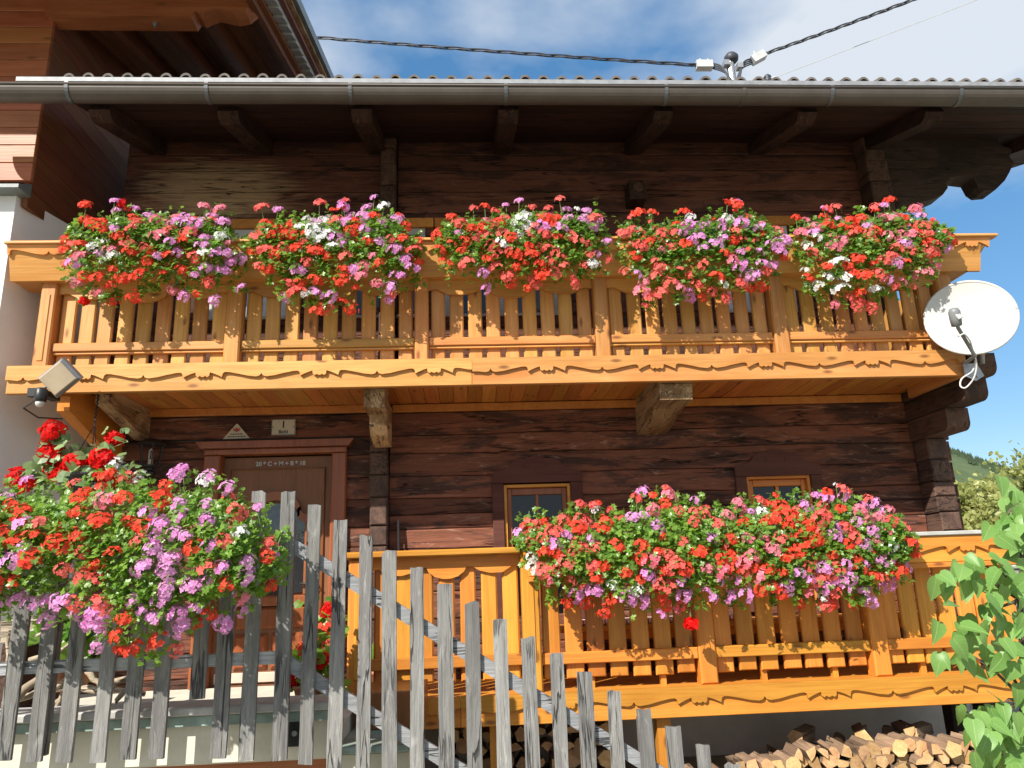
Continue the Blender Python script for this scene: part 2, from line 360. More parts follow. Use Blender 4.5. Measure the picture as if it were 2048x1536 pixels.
# ------------------------------------------------------------------ farmhouse
WY = 6.6
house = thing('farmhouse', (.5, 7.5, G0), 'dark timber farmhouse of hewn logs with larch balconies, tiled roof and grey gutter', 'house')
mb = MB(); mb.box(-3.2, 4.10, WY+.15, WY+.4, -.86, 4.42); mb.box(4.12, 4.25, WY+.15, 12, -.86, 4.9)
wall = part('wall', mb, 'darkHole', house)
part('plinth', MB().box(-3.2, 4.22, WY+.05, WY+.16, G0, -.87), 'plinth', house)
# openings (x0,x1,z0,z1) that the logs leave free
OPEN = [(-2.25, -1.08, -.9, 1.16), (.27, .94, -.30, .86), (2.45, 3.11, -.30, .86),
        (-2.36, -1.58, 2.40, 3.30), (-1.12, -.36, 2.40, 3.30), (-.19, .90, 2.40, 3.30), (2.42, 3.18, 2.40, 3.30)]
def log_piece(x0, x1, z0, z1, mat, upper):
    n = max(2, int((x1-x0)/.16)); mbl = MB(); a = random.uniform(0, 99)
    prof = [(.15, 0, 0), (.007, 0, .0), (.0, 0, .009), (0, .5, 0), (0, 1, -.009), (.007, 1, -.0), (.15, 1, 0)]
    amp = .009 if not upper else .005
    m = len(prof)
    for i in range(n+1):
        x = lerp(x0, x1, i/n)
        for j, (dy, t, dz) in enumerate(prof):
            zb = z0-GAP if t == 0 else z1+GAP; nz = (noise.noise((x*.9, zb*13.7, 2.2))*.016+noise.noise((x*4.1, zb*9.7, 5.1))*.004)*(1. if not upper else .6) if t in (0, 1) and abs(zb) < 4.2 else 0
            ny = noise.noise((x*2.1+a, z0*5, t*2))*amp*1.3 if dy < .1 else 0
            mbl.v.append((x, WY+dy+ny, lerp(z0, z1, t)+dz+nz))
    for i in range(n):
        for j in range(m-1): k = i*m+j; mbl.f.append((k, k+m, k+m+1, k+1))
    mbl.f += [tuple(range(m)), tuple(n*m+j for j in range(m-1, -1, -1))]
    part('log', mbl, mat, wall)
def course(x0, x1, z0, z1, mat, upper=False):
    segs = [(x0, x1, z0, z1)]
    for (a, b, c, d) in OPEN:
        out = []
        for (p, q, r, t) in segs:
            if b <= p or a >= q or d <= r+.03 or c >= t-.03: out.append((p, q, r, t)); continue
            if a > p+.03: out.append((p, a, r, t))
            if b < q-.03: out.append((b, q, r, t))
            if d < t-.03: out.append((max(a, p), min(b, q), d, t))
            if c > r+.03: out.append((max(a, p), min(b, q), r, c))
        segs = out
    for sg in segs: log_piece(*sg, mat, upper)
GAP = .0025
zl = [-.86, -.66, -.47, -.26, -.05, .17, .33, .50, .735, .93, 1.125, 1.298, 1.50, 1.72]
zr = [-.86, -.68, -.49, -.27, -.06, .13, .30, .463, .60, .73, .93, 1.124, 1.296, 1.50, 1.72]
for z0, z1 in zip(zl, zl[1:]): course(-3.2, -.85, z0+GAP, z1-GAP, 'logX')
for z0, z1 in zip(zr, zr[1:]): course(-.68, 4.09, z0+GAP, z1-GAP, 'logX')
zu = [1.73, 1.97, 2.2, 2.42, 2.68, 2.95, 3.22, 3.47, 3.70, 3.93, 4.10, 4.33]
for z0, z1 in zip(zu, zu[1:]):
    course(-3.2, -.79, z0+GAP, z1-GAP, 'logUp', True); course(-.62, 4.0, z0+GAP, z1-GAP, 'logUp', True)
def log_end(x0, x1, y0, z0, z1, mat='logEnd'):
    j = lambda a: a+random.uniform(-.008, .008)
    mbl = MB().cbox(j(x0), j(x1), j(y0), WY+.14, z0+.003, z1-.003, .012); part('log_end', mbl, mat, wall)
for z0, z1 in zip(zl, zl[1:]): log_end(-.838, -.69, WY-.16, z0, z1)
for z0, z1 in zip(zu, zu[1:]): log_end(-.775, -.63, WY-.14, z0, z1)
for z0, z1 in zip(zr[:-3], zr[1:]):
    log_end(4.10, 4.285, WY-.20, z0, z1)
    mbl = MB().box(4.29, 4.42+random.uniform(-.01, .012), WY-.02, WY+.2, z0+.008, z1-.008); part('log_end', mbl, 'logX', wall)
for z0, z1 in zip(zu[4:], zu[5:]):
    log_end(4.01, 4.22, WY-.18, z0, z1)
    if z1 < 3.5: mbl = MB().box(4.23, 4.36, WY-.02, WY+.2, z0+.006, z1-.006); part('log_end', mbl, 'logUp', wall)
for z0, z1 in zip(zr, zr[1:]):             # gable-side logs
    part('log', MB().box(4.26, 4.30, WY+.21, 12, z0+.006, z1-.006), 'logY', wall)
for z0, z1 in zip(zu, zu[1:]): part('log', MB().box(4.26, 4.30, WY+.21, 12, z0+.006, z1-.006), 'logY', wall)
# carved wall-plate bracket reaching out to the right under the verge
cv = [at(px, py, WY-.05) for px, py in ((1752, 395), (1775, 405), (1800, 411), (1830, 411), (1858, 404), (1880, 394), (1890, 380), (1886, 372), (1895, 360), (1915, 357), (1940, 360), (1950, 378), (1962, 386), (1985, 384), (2003, 366), (2012, 350), (2021, 330), (2012, 318), (2018, 305), (1990, 292))]
pts = [(p.x, p.z) for p in cv]; pts += [(pts[-1][0], 4.24), (4.23, 4.24)]
part('carved_bracket', MB().prism(pts, WY-.10, WY+.10), 'logDk', house)

# lower-floor windows
def window(cx, sash, frame_mat, head_z):
    wp = part('window', MB().box(cx-.335, cx+.335, WY+.10, WY+.14, -.30, .86), 'darkHole', house)
    # surround with a carved pediment
    w0, w1 = cx-.395, cx+.395
    mb = MB(); mb.cbox(w0, w0+.10, WY-.035, WY+.02, -.32, .84, .006); mb.cbox(w1-.10, w1, WY-.035, WY+.02, -.32, .84, .006)
    arc = [(0, .0), (.04, .012), (.09, .02), (.15, .05), (.19, .10), (.24, .125), (.30, .12), (.35, .14), (.395, .155)]
    hi = [(w0+a, .93+b) for a, b in arc]+[(w1-a, .93+b) for a, b in arc[-2::-1]]
    lo = [(x, .842) for x, z in hi]
    mb.strip(lo, hi, WY-.038, WY+.02)
    for sx in (-.09, .09):                 # little carved tulip cuts
        mb.box(cx+sx-.012, cx+sx+.012, WY-.043, WY-.037, .985, 1.015); mb.box(cx+sx-.02, cx+sx-.008, WY-.043, WY-.037, .968, .984)
    part('surround', mb, 'brownFrame', wp)
    a, b = cx-.295, cx+.295
    mb = MB(); mb.cbox(a, a+.028, WY-.01, WY+.09, -.30, head_z, .004); mb.cbox(b-.028, b, WY-.01, WY+.09, -.30, head_z, .004); mb.cbox(a+.028, b-.028, WY-.01, WY+.09, head_z-.028, head_z, .004)
    part('frame', mb, frame_mat, wp)
    a += .03; b -= .03; t = head_z-.03
    mb = MB(); mb.cbox(a, a+.042, WY+.03, WY+.08, -.29, t, .005); mb.cbox(b-.042, b, WY+.03, WY+.08, -.29, t, .005); mb.cbox(a+.042, b-.042, WY+.03, WY+.08, t-.06, t, .005); mb.cbox(cx-.014, cx+.014, WY+.032, WY+.078, -.29, t-.06, .004)
    part('sash', mb, 'honeyX' if sash else 'doorFrame', wp)
    for x0, x1 in ((a+.042, cx-.014), (cx+.014, b-.042)): part('pane', MB().box(x0, x1, WY+.055, WY+.061, -.29, t-.06), 'glass', wp)
window(.605, False, 'honeyX', .83); window(2.78, True, 'honeyX', .845)
for (x0, x1, z0, z1), curt in zip(OPEN[3:], (True, False, False, True)):
    wp = part('window', MB().box(x0, x1, WY+.10, WY+.14, z0, z1), 'curtain' if curt else 'darkHole', house)
    mb = MB(); mb.cbox(x0, x1, WY-.02, WY+.07, z1-.07, z1, .005); mb.cbox(x0, x0+.06, WY-.02, WY+.07, z0, z1-.07, .005); mb.cbox(x1-.06, x1, WY-.02, WY+.07, z0, z1-.07, .005); mb.cbox(x0+.06, x1-.06, WY-.02, WY+.07, z0, z0+.03, .005)
    xm = (x0+x1)/2; mb.cbox(xm-.03, xm+.03, WY+.0, WY+.06, z0+.03, z1-.07, .004)
    part('frame', mb, 'white' if curt else 'capstone', wp)
    for a, b in ((x0+.06, xm-.03), (xm+.03, x1-.06)):
        if not curt: part('pane', MB().box(a, b, WY+.04, WY+.046, z0+.03, z1-.07), 'glass', wp)
    part('window_head', MB().cbox(x0-.08, x1+.08, WY-.045, WY+.0, z1+.002, z1+.10, .006), 'soffitY', wp)

# front door
door = part('door', MB().box(-2.128, -1.182, WY+.055, WY+.10, -.80, 1.137), 'doorLeaf', house)
mb = MB(); mb.cbox(-2.27, -2.13, WY-.06, WY+.10, -.82, 1.15, .012); mb.cbox(-1.18, -1.05, WY-.06, WY+.10, -.82, 1.15, .012); mb.cbox(-2.27, -1.05, WY-.065, WY+.10, 1.152, 1.20, .01)
mb.prism([(-2.29, 1.202), (-1.03, 1.202), (-.985, 1.262), (-2.335, 1.262)], WY-.10, WY+.04)
part('door_frame', mb, 'doorFrame', door)
def moulding(pts, r, mat, y=WY+.045): part('moulding', MB().tube([(x, y, z) for x, z in pts], r, 6), mat, door, True)
moulding([(-2.05, -.55), (-2.05, 1.03), (-1.255, 1.03), (-1.255, -.55)], .011, 'doorFrame')
arch = [(-1.98, .62), (-1.90, .63), (-1.84, .68)]+[(-1.655+.21*math.cos(a), .66+.17*math.sin(a)) for a in np.linspace(PI*.93, PI*.07, 11)]+[(-1.47, .68), (-1.41, .63), (-1.33, .62)]
lo = [(x, z-.075) for x, z in arch]
part('glazing_arch', MB().strip(lo, arch, WY+.01, WY+.054), 'doorFrame', door)
gp = [(-1.92, -.02), (-1.40, -.02), (-1.40, .55)]+[(-1.655+.2*math.cos(a), .58+.15*math.sin(a)) for a in np.linspace(0.05, PI-.05, 11)]+[(-1.92, .55)]
part('glass', MB().prism(gp, WY+.036, WY+.05), 'glassR', door)
mb = MB(); mb.cbox(-1.97, -1.92, WY+.005, WY+.054, -.04, .55, .008); mb.cbox(-1.40, -1.35, WY+.005, WY+.054, -.04, .55, .008); mb.cbox(-1.97, -1.35, WY+.0, WY+.054, -.12, -.042, .01)
part('glazing_bead', mb, 'doorFrame', door)
part('carved_panel', MB().cbox(-1.95, -1.37, WY+.015, WY+.054, -.30, -.13, .02), 'doorFrame', door)
part('carved_panel', MB().cbox(-1.95, -1.68, WY+.02, WY+.054, -.62, -.34, .025), 'doorFrame', door)
part('carved_panel', MB().cbox(-1.65, -1.37, WY+.02, WY+.054, -.62, -.34, .025), 'doorFrame', door)
for cx, cz, r0 in ((-1.80, -.215, .05), (-1.52, -.215, .05), (-1.815, -.48, .07), (-1.51, -.48, .07)):
    sp = [(cx+r0*(1-t*.75)*math.cos(9*t), WY+.012, cz+r0*(1-t*.75)*math.sin(9*t)) for t in np.linspace(0, 1, 22)]
    part('carved_scroll', MB().tube(sp, .007, 5), 'doorFrame', door, True)
part('kick_plate', MB().cbox(-2.10, -1.20, WY+.035, WY+.054, -.72, -.64, .006), 'kick', door)
part('handle', MB().tube([(-1.30, WY+.05, .05), (-1.30, WY-.02, .05), (-1.42, WY-.02, .05)], .011, 8), 'iron', door, True)
text('chalk_blessing', '20 * C + M + B * 18', .052, (-1.64, WY+.052, 1.078), 'white', door)

# ---- roof over the front: soffit boards, rafters, tiles, gutter
def sof(Y): return 3.88+.33*(Y-5.5)
RX0, RX1 = -3.12, 6.6
mb = MB(); mb.prism([(5.24, sof(5.24)+.03), (5.24, sof(5.24)+.10), (11.2, sof(11.2)+.10), (11.2, sof(11.2)+.03)], RX0, RX1, 'X'); mb.prism([(11.2, sof(11.2)+.03), (11.2, sof(11.2)+.10), (17.2, sof(5.24)+.1), (17.2, sof(5.24)+.03)], RX0, RX1, 'X')
roof = part('roof', mb, 'darkHole', house)
yy = 5.26
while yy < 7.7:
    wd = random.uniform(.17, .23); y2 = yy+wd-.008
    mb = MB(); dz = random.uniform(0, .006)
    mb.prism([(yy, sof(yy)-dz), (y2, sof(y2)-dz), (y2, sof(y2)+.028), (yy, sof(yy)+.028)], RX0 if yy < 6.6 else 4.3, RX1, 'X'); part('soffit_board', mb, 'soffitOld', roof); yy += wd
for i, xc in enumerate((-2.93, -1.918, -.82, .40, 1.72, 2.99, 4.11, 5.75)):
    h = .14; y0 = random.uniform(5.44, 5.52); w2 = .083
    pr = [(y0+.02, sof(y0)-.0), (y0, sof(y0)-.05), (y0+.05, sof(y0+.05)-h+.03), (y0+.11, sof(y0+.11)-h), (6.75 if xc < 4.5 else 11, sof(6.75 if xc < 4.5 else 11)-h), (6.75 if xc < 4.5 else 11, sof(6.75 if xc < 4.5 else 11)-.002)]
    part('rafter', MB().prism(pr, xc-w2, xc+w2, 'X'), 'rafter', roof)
# eave tiles: one mesh shared by every tile of the first row
mb = MB(); prof = []
for i in range(9):
    a = PI*i/8; prof.append((-.046*math.cos(a), .006+.052*math.sin(a)))
prof += [(.075, .004), (.075, -.010), (.034, -.008)]+[(-.034*math.cos(PI*i/6), .0+.038*math.sin(PI*i/6)) for i in range(5, 0, -1)]+[(-.034, -.008)]
n = len(prof)
for y, dz in ((0, 0), (.40, .135)): mb.v += [(p[0], y, p[1]+dz) for p in prof]
mb.f += [tuple(range(n)), tuple(range(2*n-1, n-1, -1))]+[(i, i+n, (i+1) % n+n, (i+1) % n) for i in range(n)]
tile_me = mb.mesh('roof_tile', 'tile')
TS = .1495; x = RX0+.06; k = 0
while x < RX1-.05:
    put('roof_tile', tile_me, roof, (x, 5.235+random.uniform(-.006, .006), sof(5.235)+.132+random.uniform(-.003, .003)), (random.uniform(-.012, .012), 0, random.uniform(-.01, .01))); x += TS
mb = MB(); cols = int((RX1-RX0)/TS)*8; m = cols+1; rows = 15
for r in range(rows):
    for e in (0, 1):
        Y = 5.60+r*.37+e*.37; lift = (0 if e else .03)
        for i in range(m):
            X = RX0+.06+i*TS/8; mb.v.append((X, Y, sof(Y)+.115+lift+.05*max(0, math.cos(2*PI*i/8))))
for r in range(rows*2-1):
    for i in range(m-1): k = r*m+i; mb.f.append((k, k+1, k+1+m, k+m))
o = part('tile_field', mb, 'tile', roof, True); o['kind'] = 'stuff'
part('eave_flashing', MB().box(RX0-.3, RX1, 5.185, 5.20, 3.868, 3.906), 'flash', roof)
gy, gz, gr = 5.205, 3.792, .088
mb = MB(); pr = []
for i in range(13): a = PI+PI*i/12; pr.append((gy+gr*math.cos(a), gz+gr*math.sin(a)*1.05))
pr2 = [(gy+(gr-.006)*math.cos(PI+PI*i/12), gz+(gr-.006)*math.sin(PI+PI*i/12)) for i in range(12, -1, -1)]
mb.prism(pr+pr2, -3.9, RX1, 'X')
gut = part('gutter', mb, 'zinc', house); 
part('gutter_bead', MB().tube([(-3.9, gy-gr-.002, gz+.004), (RX1, gy-gr-.002, gz+.004)], .010, 8), 'zinc', gut, True)
br_me = MB()
pb = [(gy+(gr+.006)*math.cos(a), gz+(gr+.006)*math.sin(a)*1.05) for a in np.linspace(PI*.93, PI*1.62, 9)]
for (a, b), (c, d) in zip(pb, pb[1:]): br_me.add([(-.014, a, b), (.014, a, b), (.014, c, d), (-.014, c, d), (-.014, a+.004, b+.004), (.014, a+.004, b+.004), (.014, c+.004, d+.004), (-.014, c+.004, d+.004)], [(0, 1, 2, 3), (7, 6, 5, 4), (0, 4, 5, 1), (2, 6, 7, 3), (0, 3, 7, 4), (1, 5, 6, 2)])
br_me = br_me.mesh('gutter_bracket', 'zinc2')
for px in (132, 412, 700, 1012, 1333, 1665, 1922): put('gutter_bracket', br_me, gut, (at(px, 185, 5.13).x, 0, 0))
part('gutter_joint', MB().prism([(gy+(gr+.004)*math.cos(PI+PI*i/12), gz+(gr+.004)*math.sin(PI+PI*i/12)*1.05) for i in range(13)]+[(gy+(gr-.004)*math.cos(PI+PI*i/12), gz+(gr-.004)*math.sin(PI+PI*i/12)) for i in range(12, -1, -1)], 2.27, 2.30, 'X'), 'zinc', gut)

# ---- carved profile shared by rails and floor bands
HP = [(0, 0), (10, -15), (30, -21), (80, -15), (130, -3), (190, 9), (215, 10), (226, 3), (232, -21), (250, -11), (280, 2), (303, 9), (306, -12), (318, -20), (330, -12), (338, -18), (345, -19)]
def carve(x0, x1, z, spike, period, amp=.00128):
    pts = []; s = period/2/345.0; k0 = int((x0-spike)/period)-1; k1 = int((x1-spike)/period)+2
    for k in range(k0, k1+1):
        c = spike+k*period
        for dx, dz in HP[::-1][:-1]: pts.append((c-dx*s, z+dz*amp))
        for dx, dz in HP: pts.append((c+dx*s, z+dz*amp))
    out = []
    for p in sorted(pts):
        if x0 < p[0] < x1 and (not out or p[0]-out[-1][0] > .0008): out.append(p)
    return [(x0, out[0][1])]+out+[(x1, out[-1][1])]
def valance(x0, x1, ztop, zc):              # scalloped board between two posts
    q = [(0, .075), (.05, .082), (.12, .035), (.20, .032), (.27, .05), (.33, .085), (.365, .082), (.38, .05), (.42, .018), (.47, .002), (.5, 0)]
    q = q+[(1-a, b) for a, b in q[-2::-1]]
    lo = [(lerp(x0, x1, a), zc+b) for a, b in q]; return lo, [(x, ztop) for x, z in lo]

# ---- upper balcony
mb = MB().box(-3.35, 4.05, 5.67, WY-.02, 1.60, 1.65)
balc = part('balcony', mb, 'larchX', house, label='upper balcony of pale larch under the five flower boxes')
mb = MB().box(-.059, .059, 5.67, WY-.03, 1.572, 1.598); sb_me = mb.mesh('soffit_board', 'soffitY')
x = -3.22
while x < 4.0: put('soffit_board', sb_me, balc, (x, random.uniform(-.004, .004), random.uniform(-.002, .002))); x += .122
part('soffit_trim', MB().cbox(-3.18, -.86, WY-.055, WY-.018, 1.503, 1.571, .006), 'soffitY', balc); part('soffit_trim', MB().cbox(-.66, 4.03, WY-.055, WY-.018, 1.497, 1.565, .006), 'soffitY', balc)
SPU = [-2.421, .190]; PU = .871
def fascia(x0, x1, y, zb, zt, zc, spike, period, mat, parent, name='fascia', joints=()):
    xs_ = [x0]+list(joints)+[x1]
    for a, b in zip(xs_, xs_[1:]):
        part(name, MB().cbox(a, b-.002, y, y+.045, zb, zt, .004), mat, parent)
        lo = carve(a, b-.002, zc, spike, period); part('carved_trim', MB().strip(lo, [(x, zt) for x, z in lo], y-.024, y-.001), mat, parent)
fascia(-3.42, 4.02, 5.60, 1.482, 1.692, 1.603, -2.421, PU, 'larchX', balc, joints=(.05,))
# right-hand return of the floor band
part('fascia', MB().box(3.99, 4.035, 5.648, WY-.22, 1.485, 1.69), 'larchY', balc)
posts = [(-3.277, -3.16), (-1.862, -1.742), (-.395, -.288), (1.041, 1.157), (2.497, 2.621), (3.936, 4.063)]
for i, (a, b) in enumerate(posts):
    mb = MB().cbox(a, b, 5.625, 5.745, 1.64, 2.40, .012)
    p = part('post', mb, 'larchZ', balc)
    if i == 0: part('groove', MB().cbox(a+.035, b-.035, 5.618, 5.626, 1.74, 2.28, .006), 'larchZ', p)
sl_me = MB().cbox(-.056, .056, 5.70, 5.728, 1.712, 2.39, .010).mesh('slat', 'larchZ')
for (a0, a), (b, b0) in zip(posts, posts[1:]):
    n = 9; step = (b-a)/n
    for i in range(n): put('slat', sl_me, balc, (a+step*(i+.5)+random.uniform(-.004, .004), random.uniform(-.002, .002), random.uniform(-.004, .004)))
    lo, hi = valance(a, b, 2.40, 2.222); part('valance', MB().strip(lo, hi, 5.665, 5.69), 'larchX', balc)
    part('mid_rail', MB().cbox(a+.002, b-.002, 5.655, 5.70, 1.823, 1.892, .006), 'larchX', balc)
    part('mid_rail_bead', MB().cbox(a+.002, b-.002, 5.67, 5.70, 1.802, 1.821, .004), 'larchX', balc)
# the boxed-in hand rail
mb = MB()
mb.prism([(5.50, 2.632), (5.58, 2.375), (5.605, 2.375), (5.525, 2.632)], -3.49, 4.30, 'X')
rail = part('hand_rail', mb, 'larchX', balc)
part('rail_floor', MB().box(-3.47, 4.19, 5.606, 5.80, 2.376, 2.40), 'larchX', rail)
part('rail_back', MB().box(-3.47, 4.19, 5.80, 5.825, 2.376, 2.632), 'larchX', rail)
part('rail_cap', MB().cbox(-3.50, 4.42, 5.455, 5.535, 2.634, 2.657, .004), 'larchX', rail)
part('rail_cap', MB().box(-3.48, 4.30, 5.795, 5.85, 2.634, 2.657), 'larchX', rail)
for sp0, a, b in ((-3.183, -3.49, 4.36),):
    lo = carve(a, b, 2.585, sp0, .87)
    def ly(z): return 5.50+(2.632-z)/.28*.08
    mbs = MB(); nn = len(lo)
    for X, z in lo: mbs.v += [(X, ly(z)-.020, z), (X, ly(2.632)-.020, 2.632), (X, ly(z), z), (X, ly(2.632), 2.632)]
    mbs.f += [(0, 1, 3, 2), (4*nn-4, 4*nn-2, 4*nn-1, 4*nn-3)]
    for i in range(nn-1): k = 4*i; mbs.f += [(k, k+4, k+5, k+1), (k, k+2, k+6, k+4)]
    part('carved_trim', mbs, 'larchX', rail)
# side return at the right-hand end
mb = MB(); mb.add([(4.20, 5.58, 2.375), (4.38, 5.50, 2.632), (4.38, WY, 2.632), (4.20, WY, 2.375), (4.175, 5.60, 2.375), (4.355, 5.52, 2.632), (4.355, WY, 2.632), (4.175, WY, 2.375)], [(0, 1, 2, 3), (7, 6, 5, 4), (0, 4, 5, 1), (2, 6, 7, 3), (0, 3, 7, 4), (1, 5, 6, 2)])
mb.add([(4.30, 5.48, 2.632), (4.36, 5.48, 2.632), (4.21, 5.60, 2.375), (4.15, 5.60, 2.375)], [(0, 1, 2, 3)])
part('side_rail', mb, 'larchY', rail)
ss_me = MB().box(3.99, 4.02, -.055, .055, 1.66, 2.38).mesh('side_slat', 'larchZ')
for i in range(6): put('side_slat', ss_me, balc, (0, 5.82+i*.135, 0))
part('side_mid_rail', MB().box(4.021, 4.055, 5.75, WY-.02, 1.823, 1.892), 'larchY', balc)
# weathered beams that carry the balcony
pr = [(5.70, 1.568), (5.70, 1.49), (5.695, 1.48), (5.72, 1.36), (6.0, 1.35), (6.45, 1.26), (WY+.02, 1.25), (WY+.02, 1.568)]
b = part('bracket_beam', MB().prism(pr, 1.535, 1.80, 'X'), 'bracket', balc)
b = part('bracket_beam', MB().prism([(5.74, 1.568), (5.74, 1.44), (5.76, 1.36), (6.05, 1.355), (6.05, 1.568)], -.80, -.64, 'X'), 'bracket', balc)
part('bracket_beam', MB().prism([(6.0, 1.352), (6.02, 1.27), (6.10, 1.20), (6.3, 1.16), (WY-.17, 1.16), (WY-.17, 1.50), (6.0, 1.50)], -.79, -.65, 'X'), 'bracket', balc)
part('bracket_beam', MB().prism([(5.66, 1.47), (5.67, 1.36), (6.5, 1.12), (6.59, 1.12), (6.59, 1.56), (5.70, 1.56)], -3.07, -2.98, 'X'), 'honeyY', balc)
part('bracket_beam', MB().prism([(5.80, 1.568), (5.80, 1.45), (6.5, 1.30), (6.59, 1.30), (6.59, 1.568)], -2.86, -2.76, 'X'), 'bracket', balc)
# stacked log consoles at the right corner
for y0, z0, z1, x0, x1 in ((5.58, 1.485, 1.66, 4.045, 4.27), (5.72, 1.31, 1.48, 4.06, 4.26), (6.02, 1.12, 1.305, 4.07, 4.27)):
    r = .07; pr = [(y0, z1)]+[(y0, z0+r)]+[(y0+r-r*math.cos(a), z0+r-r*math.sin(a)) for a in np.linspace(.2, PI/2, 5)]+[(WY-.02, z0), (WY-.02, z1)]
    part('console_log', MB().prism(pr, x0, x1, 'X'), 'logY', balc)

# ---- lower balcony
mb = MB().box(-.86, 3.98, 5.66, WY-.02, -.80, -.752)
lob = part('balcony', mb, 'honeyX', house, label='lower balcony of honey coloured larch beside the grey picket fence')
fascia(-.62, 3.96, 5.60, -.955, -.752, -.838, 2.06, .935, 'honeyX', lob, joints=(-.08,))
for x0 in (-.5, .9, 2.5, 3.7): part('joist', MB().box(x0, x0+.12, 5.66, WY+.04, -.95, -.802), 'rafter', lob)
for (a, b) in ((1.634, 1.76), (2.918, 3.045), (3.95, 4.07)):
    part('post', MB().cbox(a, b, 5.62, 5.74, -.75, .02, .012), 'honeyZ', lob)
p = part('post', MB().cbox(.372, .50, 5.60, 5.74, -.75, .222, .012), 'honeyZ', lob); part('groove', MB().cbox(.41, .462, 5.592, 5.601, -.55, .02, .006), 'honeyZ', p)
p = part('post', MB().cbox(-.868, -.712, 5.60, 5.74, -.75, .198, .012), 'honeyZ', lob); part('groove', MB().cbox(-.82, -.76, 5.592, 5.601, -.62, .03, .006), 'honeyZ', p)
ls_me = MB().cbox(-.064, .064, 5.685, 5.713, -.678, .02, .008).mesh('slat', 'honeyZ')
bays = [(.50, 1.634, 7), (1.76, 2.918, 7), (3.045, 3.95, 6)]
for a, b, n in bays:
    st = (b-a)/n
    for i in range(n): put('slat', ls_me, lob, (a+st*(i+.5)+random.uniform(-.005, .005), random.uniform(-.003, .003), random.uniform(-.005, .005)))
    part('mid_rail', MB().cbox(a+.002, b-.002, 5.64, 5.685, -.577, -.498, .006), 'honeyX', lob)
    for q in (.32, .78): part('foot_block', MB().box(lerp(a, b, q)-.02, lerp(a, b, q)+.02, 5.72, 5.76, -.752, -.64), 'honeyZ', lob)
gs_me = MB().cbox(-.058, .058, 5.685, 5.713, -.668, .14, .012).mesh('slat', 'honeyZ')
for i in range(7):
    st = (.372+.712)/7; put('slat', gs_me, lob, (-.712+st*(i+.5), random.uniform(-.002, .002), 0))
lo, hi = valance(-.71, .37, .198, .040); part('valance', MB().strip(lo, hi, 5.655, 5.684), 'honeyX', lob)
part('mid_rail', MB().cbox(-.71, .37, 5.64, 5.685, -.571, -.49, .006), 'honeyX', lob)
part('hand_rail', MB().cbox(-.90, .368, 5.56, 5.76, .200, .248, .010), 'honeyX', lob)
lrail = part('hand_rail', MB().cbox(.42, 4.12, 5.545, 5.575, .035, .225, .004), 'honeyX', lob)
part('rail_cap', MB().cbox(.40, 4.14, 5.50, 5.60, .227, .258, .006), 'capstone', lrail)
part('rail_floor', MB().cbox(.42, 4.12, 5.53, 5.79, -.004, .033, .006), 'honeyX', lrail)
part('rail_back', MB().box(.42, 4.12, 5.77, 5.79, .034, .225), 'honeyX', lrail)
lo = carve(.42, 4.12, .135, 3.24, .935, .0014); part('carved_trim', MB().strip(lo, [(x, .225) for x, z in lo], 5.52, 5.544), 'honeyX', lrail)
part('support_post', MB().box(3.60, 3.72, 5.9, 6.02, G0+.45, -.81), 'rafter', lob); part('support_post', MB().box(.12, .24, 5.75, 5.87, G0+.45, -.81), 'honeyZ', lob)
part('support_post', MB().box(3.92, 4.06, 6.0, 6.14, G0+.45, -.81), 'logY', lob); part('support_post', MB().box(1.30, 1.40, 5.68, 5.78, G0+.45, -.956), 'honeyZ', lob)

# ------------------------------------------------------------------ neighbouring house at the left
nb = thing('neighbour_house', (-5, 7.5, G0), 'white rendered house with reddish plank cladding and wide eaves, left of the dark farmhouse', 'house')
NY = 5.62; NX = -3.50
part('wall', MB().prism([(-9, NY), (NX-.06, NY), (NX+.20, 6.62), (NX+.22, 10), (-9, 10)], G0, 3.14, 'Z'), 'plaster', nb)
clad = part('wall', MB().box(-9, NX-.04, NY+.03, 10, 3.14, 5.9), 'darkHole', nb)
z = 3.26
while z < 5.1:
    part('board', MB().cbox(-9, NX+.035, NY-.01, NY+.028, z, z+.158, .004), 'neighX', clad); z += .162
z = 3.05
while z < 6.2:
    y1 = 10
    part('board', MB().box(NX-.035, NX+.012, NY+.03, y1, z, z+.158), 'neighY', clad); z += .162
part('sill', MB().prism([(NY-.14, 3.125), (NY-.14, 3.155), (NY+.03, 3.245), (NY+.03, 3.125)], -9, NX+.03, 'X'), 'slate', nb)
def ns(Y): return 4.99+.27*(Y-5.57)
mb = MB(); ye = 4.55
mb.prism([(ye, ns(ye)+.02), (ye, ns(ye)+.16), (10, ns(10)+.16), (10, ns(10)+.02)], -9, -1.62, 'X')
nroof = part('roof', mb, 'darkHole', nb)
sb2 = MB().prism([(ye, ns(ye)), (10, ns(10)), (10, ns(10)+.018), (ye, ns(ye)+.018)], -.06, .06, 'X').mesh('soffit_board', 'neighY')
for i in range(16): put('soffit_board', sb2, nroof, (-1.85-i*.124, 0, random.uniform(-.002, .002)))
for xc in (-2.23, -2.62, -3.1):
    part('rafter', MB().prism([(5.76, ns(5.76)-.14), (10, ns(10)-.14), (10, ns(10)-.002), (5.76, ns(5.76)-.002)], xc-.04, xc+.04, 'X'), 'neighY', nroof)
for x0, x1, dz0, dz1, mat in ((-1.80, -1.745, -.10, .12, 'neighY'), (-1.742, -1.70, -.03, .12, 'doorFrame'), (-1.60, -1.555, .06, .19, 'neighY'), (-1.552, -1.515, .12, .21, 'bracket'), (-1.51, -1.475, .15, .25, 'slate')):
    part('barge_board', MB().prism([(ye, ns(ye)+dz0), (10, ns(10)+dz0), (10, ns(10)+dz1), (ye, ns(ye)+dz1)], x0, x1, 'X'), mat, nroof)
